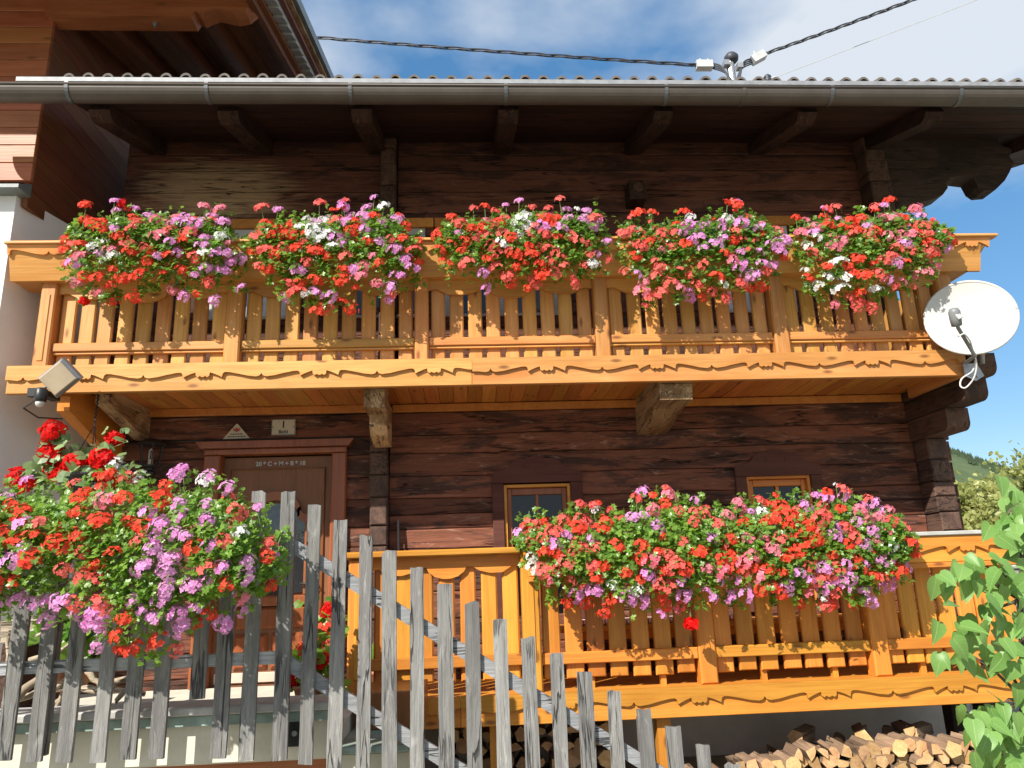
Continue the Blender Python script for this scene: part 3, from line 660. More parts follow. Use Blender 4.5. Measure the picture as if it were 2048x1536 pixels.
y = ye
while y < 9.5:
    part('shingle', MB().prism([(y, ns(y)-.005), (y+.17, ns(y+.17)+.02), (y+.17, ns(y+.17)+.13), (y, ns(y)+.13)], -1.698, -1.603, 'X'), 'capstone', nroof); y += .165
e = [(-1.80, 5.05), (-1.77, 4.99), (-1.78, 4.92), (-1.84, 4.86), (-1.93, 4.835), (-2.03, 4.86), (-2.10, 4.875), (-2.16, 4.85), (-2.22, 4.815), (-2.26, 4.84), (-2.29, 4.78)]
part('purlin', MB().prism([(NX, 4.78), (NX-.02, 5.05)]+e, 5.54, 5.72), 'neighX', nb)
part('bolt', MB().lathe([(.02, 0), (.02, .02), (.009, .022), (.009, .04)], (-2.62, 5.62, 4.778), 8, Vector((0, 0, -1))), 'zincB', nb)

# ------------------------------------------------------------------ landing in front of the door
structure('landing', MB().box(-3.6, -.74, 4.66, WY-.02, -.92, -.74), 'concrete')
mb = MB(); mb.box(-4.2, -.74, 4.62, 4.655, -.905, -.665); lw = structure('landing_wall', mb, 'concrete')
mb = MB(); mb.box(-.735, -.36, 4.62, 5.2, -1.2, -.90); structure('landing_step', mb, 'concrete')
t = tag(put('ledge_board', MB().cbox(-4.2, -.70, 4.50, 4.80, -.645, -.600, .008).mesh('ledge_board', 'capstone')), 'long grey ledge board capping the cream landing edge behind the fence', 'ledge')
fl = thing('drip_strip', (-2, 4.6, -.68), 'greenish metal drip strip under the grey ledge board', 'flashing')
part('strip', MB().box(-4.2, -.735, 4.56, 4.60, -.705, -.655), 'verdigris', fl)
t = tag(put('step_cover', MB().cbox(-.735, -.34, 4.50, 5.2, -.875, -.835, .006).mesh('step_cover', 'verdigris')), 'low step cover with greenish edge beside the landing end', 'ledge')
t = tag(put('wooden_box', MB().cbox(-.69, -.30, 4.95, 5.5, -.835, -.62, .008).mesh('wooden_box', 'doorFrame')), 'brown wooden box at the end of the landing behind the fence', 'box')
t = thing('anchor_plate', (-.985, 4.60, -.75), 'black anchor plate with bolt on the landing edge', 'bracket')
part('plate', MB().box(-1.03, -.95, 4.60, 4.618, -.84, -.70), 'black', t); part('bolt', MB().lathe([(.015, 0), (.015, .02)], (-.99, 4.602, -.77), 8, Vector((0, -1, 0))), 'zincB', t)
structure('cellar_wall', MB().box(-4, -.74, 5.3, 5.35, G0, -.93), 'neighX')

# ------------------------------------------------------------------ picket fence
FY = 4.40
fence = thing('picket_fence', (-.5, FY, G0), 'weathered grey picket fence, level at left then stepping down to the right', 'fence')
def picket(x, zb, zt, wd=.079):
    mb = MB(); j = lambda a: random.uniform(-a, a); w2 = wd/2+j(.003)
    top = [(-w2, zt+j(.004)), (-w2*.4, zt+j(.006)), (w2*.4, zt+j(.006)), (w2, zt+j(.004))]
    segs = 5; vs = []
    prof = [(-w2, zb+j(.006)), (w2, zb+j(.006))]
    ws = random.uniform(-.006, .006); ph = random.uniform(0, 6)
    bow = lambda q: ws*math.sin(ph+2.6*q)
    rt = [(x+w2+bow(q)+j(.0022), lerp(zb, zt, q)) for q in (.15, .3, .45, .6, .75, .9)]; lt = [(x-w2+bow(q)+j(.0022), lerp(zb, zt, q)) for q in (.9, .75, .6, .45, .3, .15)]
    top = [(a, b-(random.uniform(.006, .016) if random.random() < .22 else 0)) for a, b in top]
    mb.prism([(x+prof[0][0]+bow(0), prof[0][1]), (x+prof[1][0]+bow(0), prof[1][1])]+rt+[(x+a+bow(1), b) for a, b in top[::-1]]+lt, FY, FY+.024+j(.003))
    part('picket', mb, 'picket', fence)
for px in (-58, 4, 66, 126, 194, 253, 310, 433, 490, 556):
    a = at(px, 1523, FY); picket(a.x, a.z+random.uniform(-.012, .012), .55+random.uniform(-.015, .01))
a = at(392, 1398, FY); picket(a.x, a.z, .52)
for px, py in ((628, 1010), (680, 1040), (732, 1070), (780, 1102), (834, 1135), (889, 1168), (943, 1203), (1000, 1238), (1056, 1273), (1112, 1308), (1169, 1344), (1228, 1380), (1288, 1417), (1347, 1453), (1408, 1490), (1466, 1527), (1524, 1564)):
    a = at(px, py, FY); picket(a.x, max(G0+.05, a.z-1.36), a.z, .077)
yb = FY+.027
part('rail', MB().box(-2.9, -1.0, yb, yb+.03, .245, .310), 'fenceRail', fence); part('rail', MB().box(-2.9, -1.0, yb, yb+.03, -.388, -.322), 'fenceRail', fence)
for (x0, z0, x1, z1) in ((-1.03, .305, 1.6, -1.36), (-1.03, -.328, 1.6, -1.96)):
    mb = MB().prism([(x0, z0), (x1, z1), (x1, z1-.085), (x0, z0-.085)], yb, yb+.03); part('rail', mb, 'fenceRail', fence)
for px, py, zb, zt in ((556, 1523, -.86, .40), (66, 1523, -.80, .40), (1000, 1238, G0, -.2), (1288, 1417, G0, -.75)):
    x0 = at(px, py, FY).x; part('post', MB().box(x0-.028, x0+.028, yb+.032, yb+.07, zb, zt), 'picket', fence)

# ------------------------------------------------------------------ geraniums
def petal_mesh(kind, seed, R=.043, nfl=16, plen=.0235):
    r = random.Random(seed); vs = []; fs = []; tint = []
    for i in range(nfl):
        u = (i+.5)/nfl; ph = i*2.39996+r.uniform(-.3, .3); th = math.acos(1-u*1.05)
        d = Vector((math.sin(th)*math.cos(ph), math.sin(th)*math.sin(ph), math.cos(th)))
        c = Vector((d.x, d.y, d.z*.6))*R*r.uniform(.75, 1.25)
        nrm = (d+Vector((r.uniform(-.35, .35), r.uniform(-.35, .35), r.uniform(-.1, .4)))).normalized()
        a = nrm.orthogonal().normalized(); b = nrm.cross(a); o0 = r.uniform(0, 6.28)
        for k in range(5):
            q = o0+k*1.2566+(.12 if k in (0, 1) else 0); dr = a*math.cos(q)+b*math.sin(q); sd = nrm.cross(dr); ln = plen*r.uniform(.85, 1.1); wd = ln*.40
            kk = len(vs)
            vs += [c, c+dr*ln*.62+sd*wd+nrm*.003, c+dr*ln+nrm*r.uniform(-.002, .005), c+dr*ln*.62-sd*wd+nrm*.003]
            fs += [(kk, kk+1, kk+2, kk+3)]; tint += [r.uniform(.2, 1)]*4
    me = bpy.data.meshes.new('flower_head'); me.from_pydata([tuple(v) for v in vs], [], fs); me.materials.append(M['pet_'+kind])
    at_ = me.attributes.new('tint', 'FLOAT', 'POINT'); at_.data.foreach_set('value', tint); return me
HEADS = {k: [petal_mesh(k, 11*i+len(k), nfl=(9, 12, 14, 17)[i] if k != 'scarlet' else 32, R=(.042, .048, .053, .056)[i]) for i in range(4)] for k in PET}

def leaf_template(kind):
    if kind == 'ivy':
        ang = [-150, -115, -75, -48, -22, 0, 22, 48, 75, 115, 150]; rad = [.55, .95, .62, 1.0, .72, 1.08, .72, 1.0, .62, .95, .55]
    elif kind == 'round':
        ang = list(range(-160, 161, 32)); rad = [.8, 1.0, .88, 1.02, .9, 1.0, .9, 1.02, .88, 1.0, .8]
    else:
        ang = [-170, -120, -80, -40, -12, 0, 12, 40, 80, 120, 170]; rad = [.12, .30, .40, .62, .92, 1.05, .92, .62, .40, .30, .12]
    v = [(0, 0, 0)]+[(r*math.sin(math.radians(a)), r*math.cos(math.radians(a)), .22*abs(math.sin(math.radians(a)))*r-.12*r*r) for a, r in zip(ang, rad)]
    f = [(0, i, i+1) for i in range(1, len(ang))]
    return np.array(v), f
TEMPL = {k: leaf_template(k) for k in ('ivy', 'round', 'long')}
def leaves_mesh(name, P, N, S, mat, kind='ivy'):
    """one mesh of many leaves: centres P, normals N, sizes S"""
    tv, tf = TEMPL[kind]; n = len(P); m = len(tv)
    N = N/np.linalg.norm(N, axis=1, keepdims=True)
    A = np.cross(N, rng.normal(size=(n, 3))); A /= np.linalg.norm(A, axis=1, keepdims=True)+1e-9; B = np.cross(N, A)
    V = P[:, None, :]+S[:, None, None]*(tv[None, :, 0:1]*A[:, None, :]+tv[None, :, 1:2]*B[:, None, :]+tv[None, :, 2:3]*N[:, None, :])
    F = (np.array(tf)[None]+(np.arange(n)*m)[:, None, None]).reshape(-1, 3)
    me = bpy.data.meshes.new(name); me.from_pydata(V.reshape(-1, 3).tolist(), [], F.tolist()); me.materials.append(M[mat])
    a = me.attributes.new('tint', 'FLOAT', 'POINT'); a.data.foreach_set('value', np.repeat(np.clip(rng.normal(.45, .3, n), 0, 1), m))
    return me
def interp(pl, x):
    if x <= pl[0][0]: return pl[0][1]
    for (a, b), (c, d) in zip(pl, pl[1:]):
        if a <= x <= c: return lerp(b, d, (x-a)/max(1e-6, c-a))
    return pl[-1][1]

def flower_box(label, top_px, bot_px, Yf, nleaf, nhead, weights, box, group, bulge=.13, lsize=.0235, hsize=1., seed=0, extra=(), name='flower_box', clusters=None, inset=0.):
    r = random.Random(seed+100)
    top = [(p.x, p.z) for p in (at(a, b, Yf) for a, b in top_px)]; bot = [(p.x, p.z) for p in (at(a, b, Yf) for a, b in bot_px)]
    x0, x1 = top[0][0]+inset, top[-1][0]-inset; bx0, bx1, by0, by1, bz0, bz1 = box
    root = thing(name, ((bx0+bx1)/2, (by0+by1)/2, bz0), label, 'flower box', group)
    mb = MB(); mb.prism([(by0+.02, bz0), (by0, bz1), (by1, bz1), (by1-.02, bz0)], bx0, bx1, 'X'); part('trough', mb, 'terra', root)
    def surf(x, z):
        t, b = interp(top, x), interp(bot, x); h = max(.03, t-b); u = min(1, max(0, (z-b)/h))
        ex = min(1, (x-x0)/.18, (x1-x)/.18); ex = max(0, ex)**.5
        lump = .05*noise.noise((x*4+seed*3.1, z*5, seed))
        return Yf-bulge*(math.sqrt(max(0, 1-(2*u-.9)**2)))*ex-lump+.02
    P = []; N = []
    while len(P) < nleaf:
        x = r.uniform(x0, x1); t, b = interp(top, x), interp(bot, x); u = r.random(); z = lerp(b, t, u)+r.gauss(0, .014)
        if u < .45 and r.random() < .45*(1-u/.45)+.15: continue
        if min(x-x0, x1-x) < .12 and r.random() < .55: continue
        # loosen the outline with clumps
        if noise.noise((x*10+seed, z*10, 3.3)) < -.2 and r.random() < .8: continue
        if (u < .12 or u > .9) and noise.noise((x*14, z*6, seed+.5)) < 0 and r.random() < .7: continue
        back = r.gauss(.0, .035) if r.random() < .78 else r.uniform(0, .05+.2*u)
        P.append((x+r.gauss(0, .01), surf(x, z)+back, z)); N.append((r.gauss(-.2, .5), -.7+r.gauss(0, .5), .75+r.gauss(0, .5)))
    for i in range(int(26+14*(x1-x0))):      # wispy shoots that break the outline
        x = r.uniform(x0+.02, x1-.02); t, b = interp(top, x), interp(bot, x); up = r.random() < .6
        z = t if up else b; y = surf(x, z)+r.uniform(0, .08); d = Vector((r.gauss(0, .5)+(-.6 if x-x0 < .15 else .6 if x1-x < .15 else 0), r.gauss(-.4, .3), 1 if up else -.8)).normalized()*r.uniform(.05, .13)
        for q in range(9):
            k = q/8; P.append((x+d.x*k+r.gauss(0, .012), y+d.y*k+r.gauss(0, .012), z+d.z*k+r.gauss(0, .012))); N.append((r.gauss(0, .6), -.6+r.gauss(0, .5), .7+r.gauss(0, .5)))
    o = put('foliage', leaves_mesh('foliage', np.array(P), np.array(N), np.array([lsize*r.uniform(.65, 1.25) for _ in P]), 'leafG'), root); o['kind'] = 'stuff'
    # flower heads, coloured in patches as the plants stand
    kinds = list(weights); wts = [weights[k] for k in kinds]
    cl = clusters or [(r.uniform(x0, x1), r.uniform(-.5, .5), r.choices(kinds, wts)[0]) for _ in range(16)]
    zm = (sum(b for a, b in top)/len(top)+sum(b for a, b in bot)/len(bot))/2
    got = []; tries = 0
    def head(x, y, z, k, sc, tilt=None):
        d = Vector((r.gauss(0, .35), -.8+r.gauss(0, .25), .8+r.gauss(0, .3))) if tilt is None else Vector(tilt)
        q = d.to_track_quat('Z', 'Y').to_euler()
        put('flower_head', r.choice(HEADS[k]), root, (x, y, z), q, sc*hsize*r.uniform(.72, 1.22))
    while len(got) < nhead and tries < nhead*60:
        tries += 1; x = r.uniform(x0+.02, x1-.02); t, b = interp(top, x), interp(bot, x); u = r.random()**1.15; z = lerp(b, t, u)
        if min(x-x0, x1-x) < .1 and r.random() < .6: continue
        if any((x-a)**2+(z-c)**2 < .0042*hsize**2 for a, c in got): continue
        if noise.noise((x*4.3, z*5, seed+7)) < -.05 and r.random() < .7: continue
        got.append((x, z)); k = min(cl, key=lambda c: (c[0]-x)**2+(c[1]-(z-zm))**2)[2] if r.random() < .55 else r.choices(kinds, wts)[0]
        head(x, surf(x, z)-.008-r.uniform(0, .03), z, k, 1.0)
    def stalk(pts): part('stem', MB().tube(pts, .003, 5), 'hangStem', root)
    for i in range(9):                      # flowers raised on bare stalks along the top
        x = r.uniform(x0+.1, x1-.1); t = interp(top, x); z = t+r.uniform(.03, .13); y = Yf-.03+r.uniform(-.05, .08)
        stalk([(x+r.uniform(-.03, .03), y+.03, t-.06), (x, y, z-.02)]); head(x, y, z, r.choices(kinds, wts)[0], r.uniform(.6, .85), (r.gauss(0, .3), -.6, .9))
    for i in range(6):                      # and a few trailing below
        x = r.uniform(x0+.15, x1-.15); b = interp(bot, x); z = b-r.uniform(.03, .10); y = surf(x, b)+.02
        stalk([(x, y+.03, b+.08), (x+.01, y+.01, (b+z)/2), (x, y, z+.01)]); head(x, y, z, r.choices(kinds, wts)[0], .85, (r.gauss(0, .3), -1, .1))
    for px, py, k in extra:
        p = at(px, py, Yf-.03); stalk([(p.x+.02, p.y+.05, p.z-.14 if p.z > interp(top, p.x) else p.z+.10), (p.x, p.y, p.z)]); head(p.x, p.y, p.z, k, .9)
    return root
GU = 'flower boxes hanging along the balcony rails'
UB = [
 ('flower box of red and lilac geraniums leftmost on the upper balcony',
  [(122, 492), (140, 448), (175, 447), (240, 432), (330, 434), (430, 434), (480, 468), (503, 490)], [(122, 497), (160, 585), (200, 598), (260, 572), (330, 572), (380, 568), (430, 580), (480, 565), (503, 515)],
  dict(red=4, coral=2, pink=2.2, white=.5, rose=1), (-2.95, -1.85), ((242, 408, 'scarlet'), (172, 440, 'red'), (425, 433, 'pink'), (168, 602, 'scarlet'), (482, 576, 'pink'))),
 ('flower box of bright red geraniums violet pink at its right, second along the upper balcony',
  [(488, 490), (530, 445), (600, 442), (690, 432), (740, 424), (800, 445), (840, 482), (853, 500)], [(488, 515), (540, 552), (570, 580), (620, 600), (680, 606), (730, 592), (790, 580), (820, 560), (853, 510)],
  dict(red=4.4, coral=2, pink=2.4, white=.8, rose=.6), (-1.55, -.45), ((686, 412, 'pink'), (735, 415, 'pink'), (793, 438, 'pink'), (636, 622, 'red'), (685, 604, 'red'))),
 ('flower box of coral red geraniums at the middle of the upper balcony',
  [(860, 492), (890, 448), (960, 442), (1030, 428), (1070, 432), (1150, 434), (1190, 428), (1225, 472)], [(860, 500), (900, 538), (960, 558), (1030, 560), (1110, 555), (1160, 545), (1210, 530), (1225, 490)],
  dict(red=3.4, coral=3.6, pink=1.6, white=.7, rose=1), (-.15, 1.0), ((1065, 415, 'coral'), (1172, 422, 'pink'), (903, 434, 'red'), (1066, 560, 'coral'))),
 ('flower box of coral geraniums edged with pale lilac, fourth along the upper balcony',
  [(1225, 472), (1250, 452), (1310, 452), (1370, 444), (1430, 442), (1480, 428), (1530, 452), (1582, 490)], [(1225, 480), (1250, 558), (1290, 605), (1350, 590), (1420, 578), (1480, 578), (1540, 540), (1582, 500)],
  dict(red=2.6, coral=4, pink=2.2, white=.8, rose=1), (1.3, 2.5), ((1475, 410, 'red'), (1275, 428, 'red'), (1380, 435, 'white'), (1290, 612, 'coral'))),
 ('flower box of coral and white geraniums on the upper balcony nearest the dish',
  [(1583, 482), (1610, 452), (1660, 436), (1720, 432), (1770, 428), (1830, 442), (1880, 452), (1908, 472)], [(1583, 520), (1620, 570), (1660, 590), (1740, 592), (1800, 572), (1850, 556), (1880, 510), (1908, 475)],
  dict(red=2., coral=5, pink=1.7, white=.9, rose=1.4), (2.75, 3.85), ((1768, 410, 'pink'), (1592, 435, 'red'), (1700, 595, 'coral'), (1825, 575, 'coral'), (1830, 418, 'rose'))),
]
CL = [[(-2.9, -.1, 'red'), (-2.7, .1, 'red'), (-2.5, -.15, 'red'), (-2.55, .1, 'coral'), (-2.3, .1, 'rose'), (-2.3, -.1, 'red'), (-2.1, .1, 'pink'), (-2.0, -.1, 'pink'), (-1.85, 0, 'pink'), (-2.7, 0, 'white'), (-1.8, .1, 'coral')],
      [(-1.5, .05, 'red'), (-1.4, -.1, 'coral'), (-1.2, 0, 'red'), (-1.05, .1, 'white'), (-1.0, -.15, 'red'), (-.9, .15, 'pink'), (-.7, 0, 'rose'), (-.6, .1, 'pink'), (-.5, -.1, 'pink'), (-.75, -.2, 'red'), (-.4, .05, 'pink')],
      [(-.15, 0, 'red'), (.05, .1, 'coral'), (.1, -.1, 'coral'), (.3, .12, 'coral'), (.38, .05, 'white'), (.45, -.1, 'red'), (.6, 0, 'coral'), (.7, .1, 'red'), (.85, .1, 'pink'), (.9, -.05, 'coral'), (1.05, 0, 'pink')], None, None]
for i, (lab, tp, bt, wt, (bx0, bx1), ex) in enumerate(UB):
    flower_box(lab, tp, bt, 5.42, 3300, 72, wt, (bx0, bx1, 5.62, 5.78, 2.405, 2.60), GU, seed=i+1, extra=ex, inset=.035, clusters=CL[i])
flower_box('flower box of red and white geraniums on the lower rail, under the left window',
           [(1028, 1078), (1060, 1042), (1130, 1042), (1210, 1032), (1330, 1005), (1420, 1022), (1450, 1022)], [(1028, 1084), (1060, 1130), (1095, 1186), (1180, 1198), (1250, 1203), (1340, 1195), (1450, 1190)],
           5.40, 4900, 78, dict(red=3.2, coral=3, pink=2, white=1., rose=1), (.55, 1.7, 5.60, 5.76, .036, .21), GU, seed=21, bulge=.16,
           extra=((1055, 1050, 'red'), (1338, 990, 'rose'), (1390, 1000, 'pink'), (1322, 1229, 'pink'), (1381, 1248, 'scarlet'), (1190, 1020, 'white')))
flower_box('flower box of coral and violet pink geraniums on the lower rail under the right window',
           [(1435, 1024), (1530, 1008), (1600, 1012), (1690, 1004), (1760, 1022), (1800, 1060), (1826, 1092)], [(1435, 1192), (1530, 1190), (1650, 1194), (1700, 1190), (1770, 1160), (1800, 1130), (1826, 1100)],
           5.40, 4400, 96, dict(red=3., coral=3.4, pink=3.6, white=.7, rose=1), (1.8, 3.1, 5.60, 5.76, .036, .21), GU, seed=22, bulge=.16,
           extra=((1655, 985, 'red'), (1520, 1000, 'coral'), (1690, 990, 'pink'), (1748, 1005, 'pink'), (1652, 1205, 'coral')))
flower_box('big trailing mass of lilac and red geraniums hung over the grey picket fence',
           [(-90, 985), (0, 980), (60, 995), (150, 992), (230, 966), (300, 988), (370, 974), (420, 980), (480, 1000), (530, 1065), (566, 1110)], [(-90, 1200), (0, 1200), (60, 1205), (120, 1205), (200, 1235), (232, 1280), (262, 1296), (310, 1288), (350, 1282), (400, 1225), (450, 1225), (500, 1200), (540, 1185), (566, 1160)],
           4.12, 7800, 112, dict(red=2.2, coral=2.4, pink=5.2, white=.5, rose=.6), (-2.6, -1.2, 4.20, 4.39, .30, .48), GU, seed=23, bulge=.26, lsize=.021, hsize=.9,
           extra=((355, 948, 'pink'), (418, 952, 'pink'), (455, 975, 'pink'), (548, 1110, 'pink'), (545, 1152, 'pink'), (250, 1296, 'red'), (302, 1290, 'coral'), (487, 1218, 'pink'), (332, 972, 'red')))

# zonal geraniums: hanging pot and pots on the landing
def potted(name, label, cat, loc, heads, leaves, potmat, potr, poth, matleaf='leafZ', hs=1.15, seed=0, group=None, lsz=.05):
    r = random.Random(seed+50); root = thing(name, loc, label, cat, group); x, y, z = loc
    part('pot', MB().lathe([(potr*.7, 0), (potr, poth), (potr*1.08, poth), (potr*1.08, poth+.02), (potr*.9, poth+.02)], loc, 16), potmat, root, True)
    cx = sum(h[0] for h in heads)/len(heads); zt = max(h[2] for h in heads)
    P = []; N = []
    for i in range(leaves):
        h = r.choice(heads); t = r.random()**.6; b = Vector((x, y, z+poth)); p = b.lerp(Vector(h[:3]), t)+Vector((r.gauss(0, .06), r.gauss(0, .06)+.03, r.gauss(0, .05)))
        P.append(tuple(p)); N.append((r.gauss(0, .6), -.6+r.gauss(0, .5), .7+r.gauss(0, .5)))
    o = put('foliage', leaves_mesh('foliage', np.array(P), np.array(N), np.array([lsz*r.uniform(.6, 1.2) for _ in P]), matleaf, 'round'), root); o['kind'] = 'stuff'
    for hx, hy, hz, k, sc in heads:
        d = Vector((r.gauss(0, .3), -1, .5)); put('flower_head', r.choice(HEADS[k]), root, (hx, hy, hz), d.to_track_quat('Z', 'Y').to_euler(), hs*sc)
        part('stem', MB().tube([(x+r.gauss(0, .04), y, z+poth), ((x+hx)/2, (y+hy)/2, (z+poth+hz)/2+.03), (hx, hy+.02, hz-.01)], .004, 5), 'hangStem', root)
    return root
HY = 5.55
def hp(px, py, k, sc=1.): p = at(px, py, HY+random.uniform(-.06, .06)); return (p.x, p.y, p.z, k, sc)
hl = [hp(104, 862, 'scarlet', 1.2), hp(100, 903, 'scarlet', 1.35), hp(103, 935, 'scarlet', 1.3), hp(122, 945, 'scarlet', 1.2), hp(150, 925, 'scarlet', 1.3), hp(228, 877, 'scarlet', 1.15), hp(203, 915, 'scarlet', 1.35), hp(180, 932, 'white', 1.1), hp(226, 930, 'white'), hp(230, 945, 'white', 1.1), hp(215, 955, 'scarlet', 1.3), hp(222, 975, 'scarlet', 1.2), hp(190, 980, 'white', 1.1), hp(35, 955, 'scarlet', 1.2), hp(50, 970, 'scarlet', 1.1), hp(166, 948, 'rose', .9), hp(196, 945, 'red', 1.0), hp(260, 958, 'coral', 1.), hp(277, 956, 'white', .9)]
pp = at(125, 1000, HY)
hb = potted('hanging_basket', 'hanging basket of scarlet and white geraniums on a chain at the left', 'hanging basket', (pp.x+.12, HY, pp.z), hl, 330, 'pot', .13, .16, seed=1, lsz=.052)
ch = at(203, 785, 5.85)
mb = MB(); topk = Vector((ch.x, 5.80, 1.57)); hook = Vector((ch.x+.02, 5.76, 1.27))
pts = [topk.lerp(hook, t)+Vector((.006*math.sin(t*60), .006*math.cos(t*60), 0)) for t in np.linspace(0, 1, 40)]
mb.tube(pts, .006, 5)
for dx in (-.12, 0, .11): mb.tube([hook, (W[hb.name].x+dx, HY+(.1 if dx == 0 else -.02), W[hb.name].z+.17)], .0035, 5)
part('chain', mb, 'iron', hb)
def ph(px, py, Y, k, sc=1.): p = at(px, py, Y); return (p.x, p.y, p.z, k, sc)
p = at(618, 1402, 5.3)
potted('potted_geranium', 'potted red geranium standing by the front door behind the pickets', 'potted plant', (p.x, 5.3, -.74), [ph(592, 1360, 5.3, 'scarlet', 1.1), ph(645, 1375, 5.3, 'scarlet', 1.1), ph(640, 1318, 5.3, 'scarlet'), ph(648, 1262, 5.3, 'red'), ph(655, 1220, 5.3, 'scarlet', .8), ph(610, 1300, 5.3, 'red', .8), ph(650, 1280, 5.35, 'coral', .8)], 150, 'terra', .10, .12, 'leafG', seed=3)
p = at(150, 1290, 5.1)
potted('potted_geranium', 'bushy white flowered geranium on the driftwood, behind the left pickets', 'potted plant', (p.x, 5.1, -.55), [ph(140, 1220, 5.1, 'white'), ph(150, 1290, 5.1, 'white', .8), ph(198, 1285, 5.1, 'white', .8), ph(108, 1228, 5.1, 'scarlet', .9), ph(205, 1258, 5.1, 'pink', .8), ph(190, 1235, 5.1, 'white', .7), ph(95, 1240, 5.1, 'white', .6)], 190, 'terra', .12, .15, 'leafG', seed=4)
p = at(760, 1330, 6.1)
potted('potted_geranium', 'small pink potted flower on the lower balcony behind the gate slats', 'potted plant', (p.x, 6.1, -.75), [ph(763, 1262, 6.1, 'pink', .8), ph(765, 1290, 6.1, 'rose', .7), ph(757, 1310, 6.1, 'white', .6)], 50, 'terra', .09, .12, 'leafG', seed=5)

# driftwood and boards on the landing
dw = thing('driftwood', (-2.2, 4.9, -.74), 'pale twisted driftwood roots heaped on the landing behind the fence', 'driftwood')
r = random.Random(4)
for pl, rad in (([(40, 1395), (90, 1345), (130, 1330), (165, 1370)], .022), ([(0, 1408), (60, 1390), (110, 1380), (140, 1350)], .018), ([(110, 1375), (200, 1380), (290, 1388)], .024), ([(140, 1330), (138, 1385), (100, 1410)], .016), ([(165, 1335), (190, 1355), (205, 1385)], .02), ([(190, 1395), (240, 1360), (270, 1345)], .022), ([(225, 1412), (255, 1375), (275, 1355)], .016), ([(20, 1290), (90, 1262), (105, 1240)], .012), ([(60, 1320), (120, 1300), (150, 1288)], .014), ([(110, 1412), (125, 1390), (128, 1365)], .012), ([(15, 1330), (18, 1262), (30, 1250)], .012)):
    Yd = r.uniform(4.85, 5.1); pts = [at(a, b, Yd+r.uniform(-.05, .05)) for a, b in pl]
    fine = []
    for a, b in zip(pts, pts[1:]): fine += [a.lerp(b, t)+Vector((r.gauss(0, .008), r.gauss(0, .008), r.gauss(0, .008))) for t in (0, .33, .66)]
    fine.append(pts[-1]); part('branch', MB().tube(fine, [rad*lerp(1.15, .6, i/len(fine))*r.uniform(.85, 1.15) for i in range(len(fine))], 7), 'drift', dw, True)
bs = thing('board_stack', (-2.6, 5.25, -.74), 'small stack of pale boards on the landing at far left', 'boards')
for i, py in enumerate((1246, 1258, 1268, 1280)):
    a = at(10, py, 5.25); b = at(100, py, 5.25); part('board', MB().cbox(a.x, b.x, 5.2, 5.5, a.z-.018, a.z+.018, .004), 'drift', bs)
part('support', MB().box(-3.0, -2.85, 5.25, 5.4, -.74, at(60, 1286, 5.25).z), 'logY', bs); part('support', MB().box(-2.75, -2.65, 5.25, 5.4, -.74, at(60, 1286, 5.25).z), 'logY', bs)

# ------------------------------------------------------------------ fittings on the house
t = thing('number_plate', (-1.61, WY-.005, 1.31), 'cream enamel house number plate reading 1 Bichl above the door', 'sign')
part('plate', MB().cbox(-1.715, -1.505, WY-.030, WY-.022, 1.315, 1.462, .003), 'cream', t)
mb = MB()
for a in ((-1.712, -1.508, 1.455, 1.459), (-1.712, -1.508, 1.318, 1.322), (-1.712, -1.708, 1.322, 1.455), (-1.512, -1.508, 1.322, 1.455)): mb.box(a[0], a[1], WY-.032, WY-.0302, a[2], a[3])
part('border', mb, 'black', t)
text('numeral', '1', .085, (-1.61, WY-.0315, 1.410), 'black', t); text('lettering', 'Bichl', .042, (-1.61, WY-.0315, 1.345), 'black', t)
for sx in (-1.7, -1.52): part('screw', MB().lathe([(.005, 0), (.004, .003)], (sx, WY-.031, 1.39), 8, Vector((0, -1, 0))), 'iron', t)
t = thing('triangular_plaque', (-2.01, WY-.005, 1.295), 'triangular cream plaque with a red eagle, left of the number plate', 'sign')
part('plate', MB().prism([(-2.125, 1.294), (-1.895, 1.297), (-2.005, 1.425), (-2.018, 1.425)], WY-.032, WY-.022), 'cream', t)
mb = MB(); cx, cz = -2.011, 1.375
mb.prism([(cx-.006, cz-.025), (cx+.006, cz-.025), (cx+.008, cz+.012), (cx, cz+.024), (cx-.008, cz+.012)], WY-.034, WY-.0322)
for s_ in (-1, 1):
    for k, (dx, dz) in enumerate(((.03, .014), (.033, .0), (.028, -.012))): mb.prism([(cx+s_*.007, cz+.006-k*.006), (cx+s_*dx, cz+dz+.003), (cx+s_*dx, cz+dz-.003), (cx+s_*.007, cz-.002-k*.006)], WY-.034-.0002*k, WY-.0322)
part('eagle', mb, 'red', t)
mb = MB(); x = -2.07
for zz, xa, xb in ((1.334, -2.062, -1.96), (1.312, -2.085, -1.935)):
    x = xa
    while x < xb:
        wl = random.uniform(.006, .011); mb.box(x, x+wl, WY-.0336, WY-.0322, zz-.004, zz+random.choice((.004, .007))); x += wl+.004
part('lettering', mb, 'iron', t)
t = tag(put('wall_cable', MB().tube([(-3.1, WY-.03, 1.272), (-2.4, WY-.03, 1.285), (-1.6, WY-.032, 1.285), (-1.0, WY-.03, 1.28), (-.93, WY-.03, 1.265), (-.87, WY-.02, 1.24)], .008, 6).mesh('wall_cable', 'iron', True)), 'thin dark cable running along the logs over the door', 'cable')
t = thing('wall_lantern', (-2.68, WY-.12, 1.0), 'black metal lantern with bare white tube bulb left of the door', 'lantern')
lx, ly_ = -2.68, WY-.14
part('lantern_roof', MB().lathe([(.13, 0), (.128, .006), (.07, .04), (.02, .06)], (lx, ly_, 1.235), 6), 'iron', t)
mb = MB()
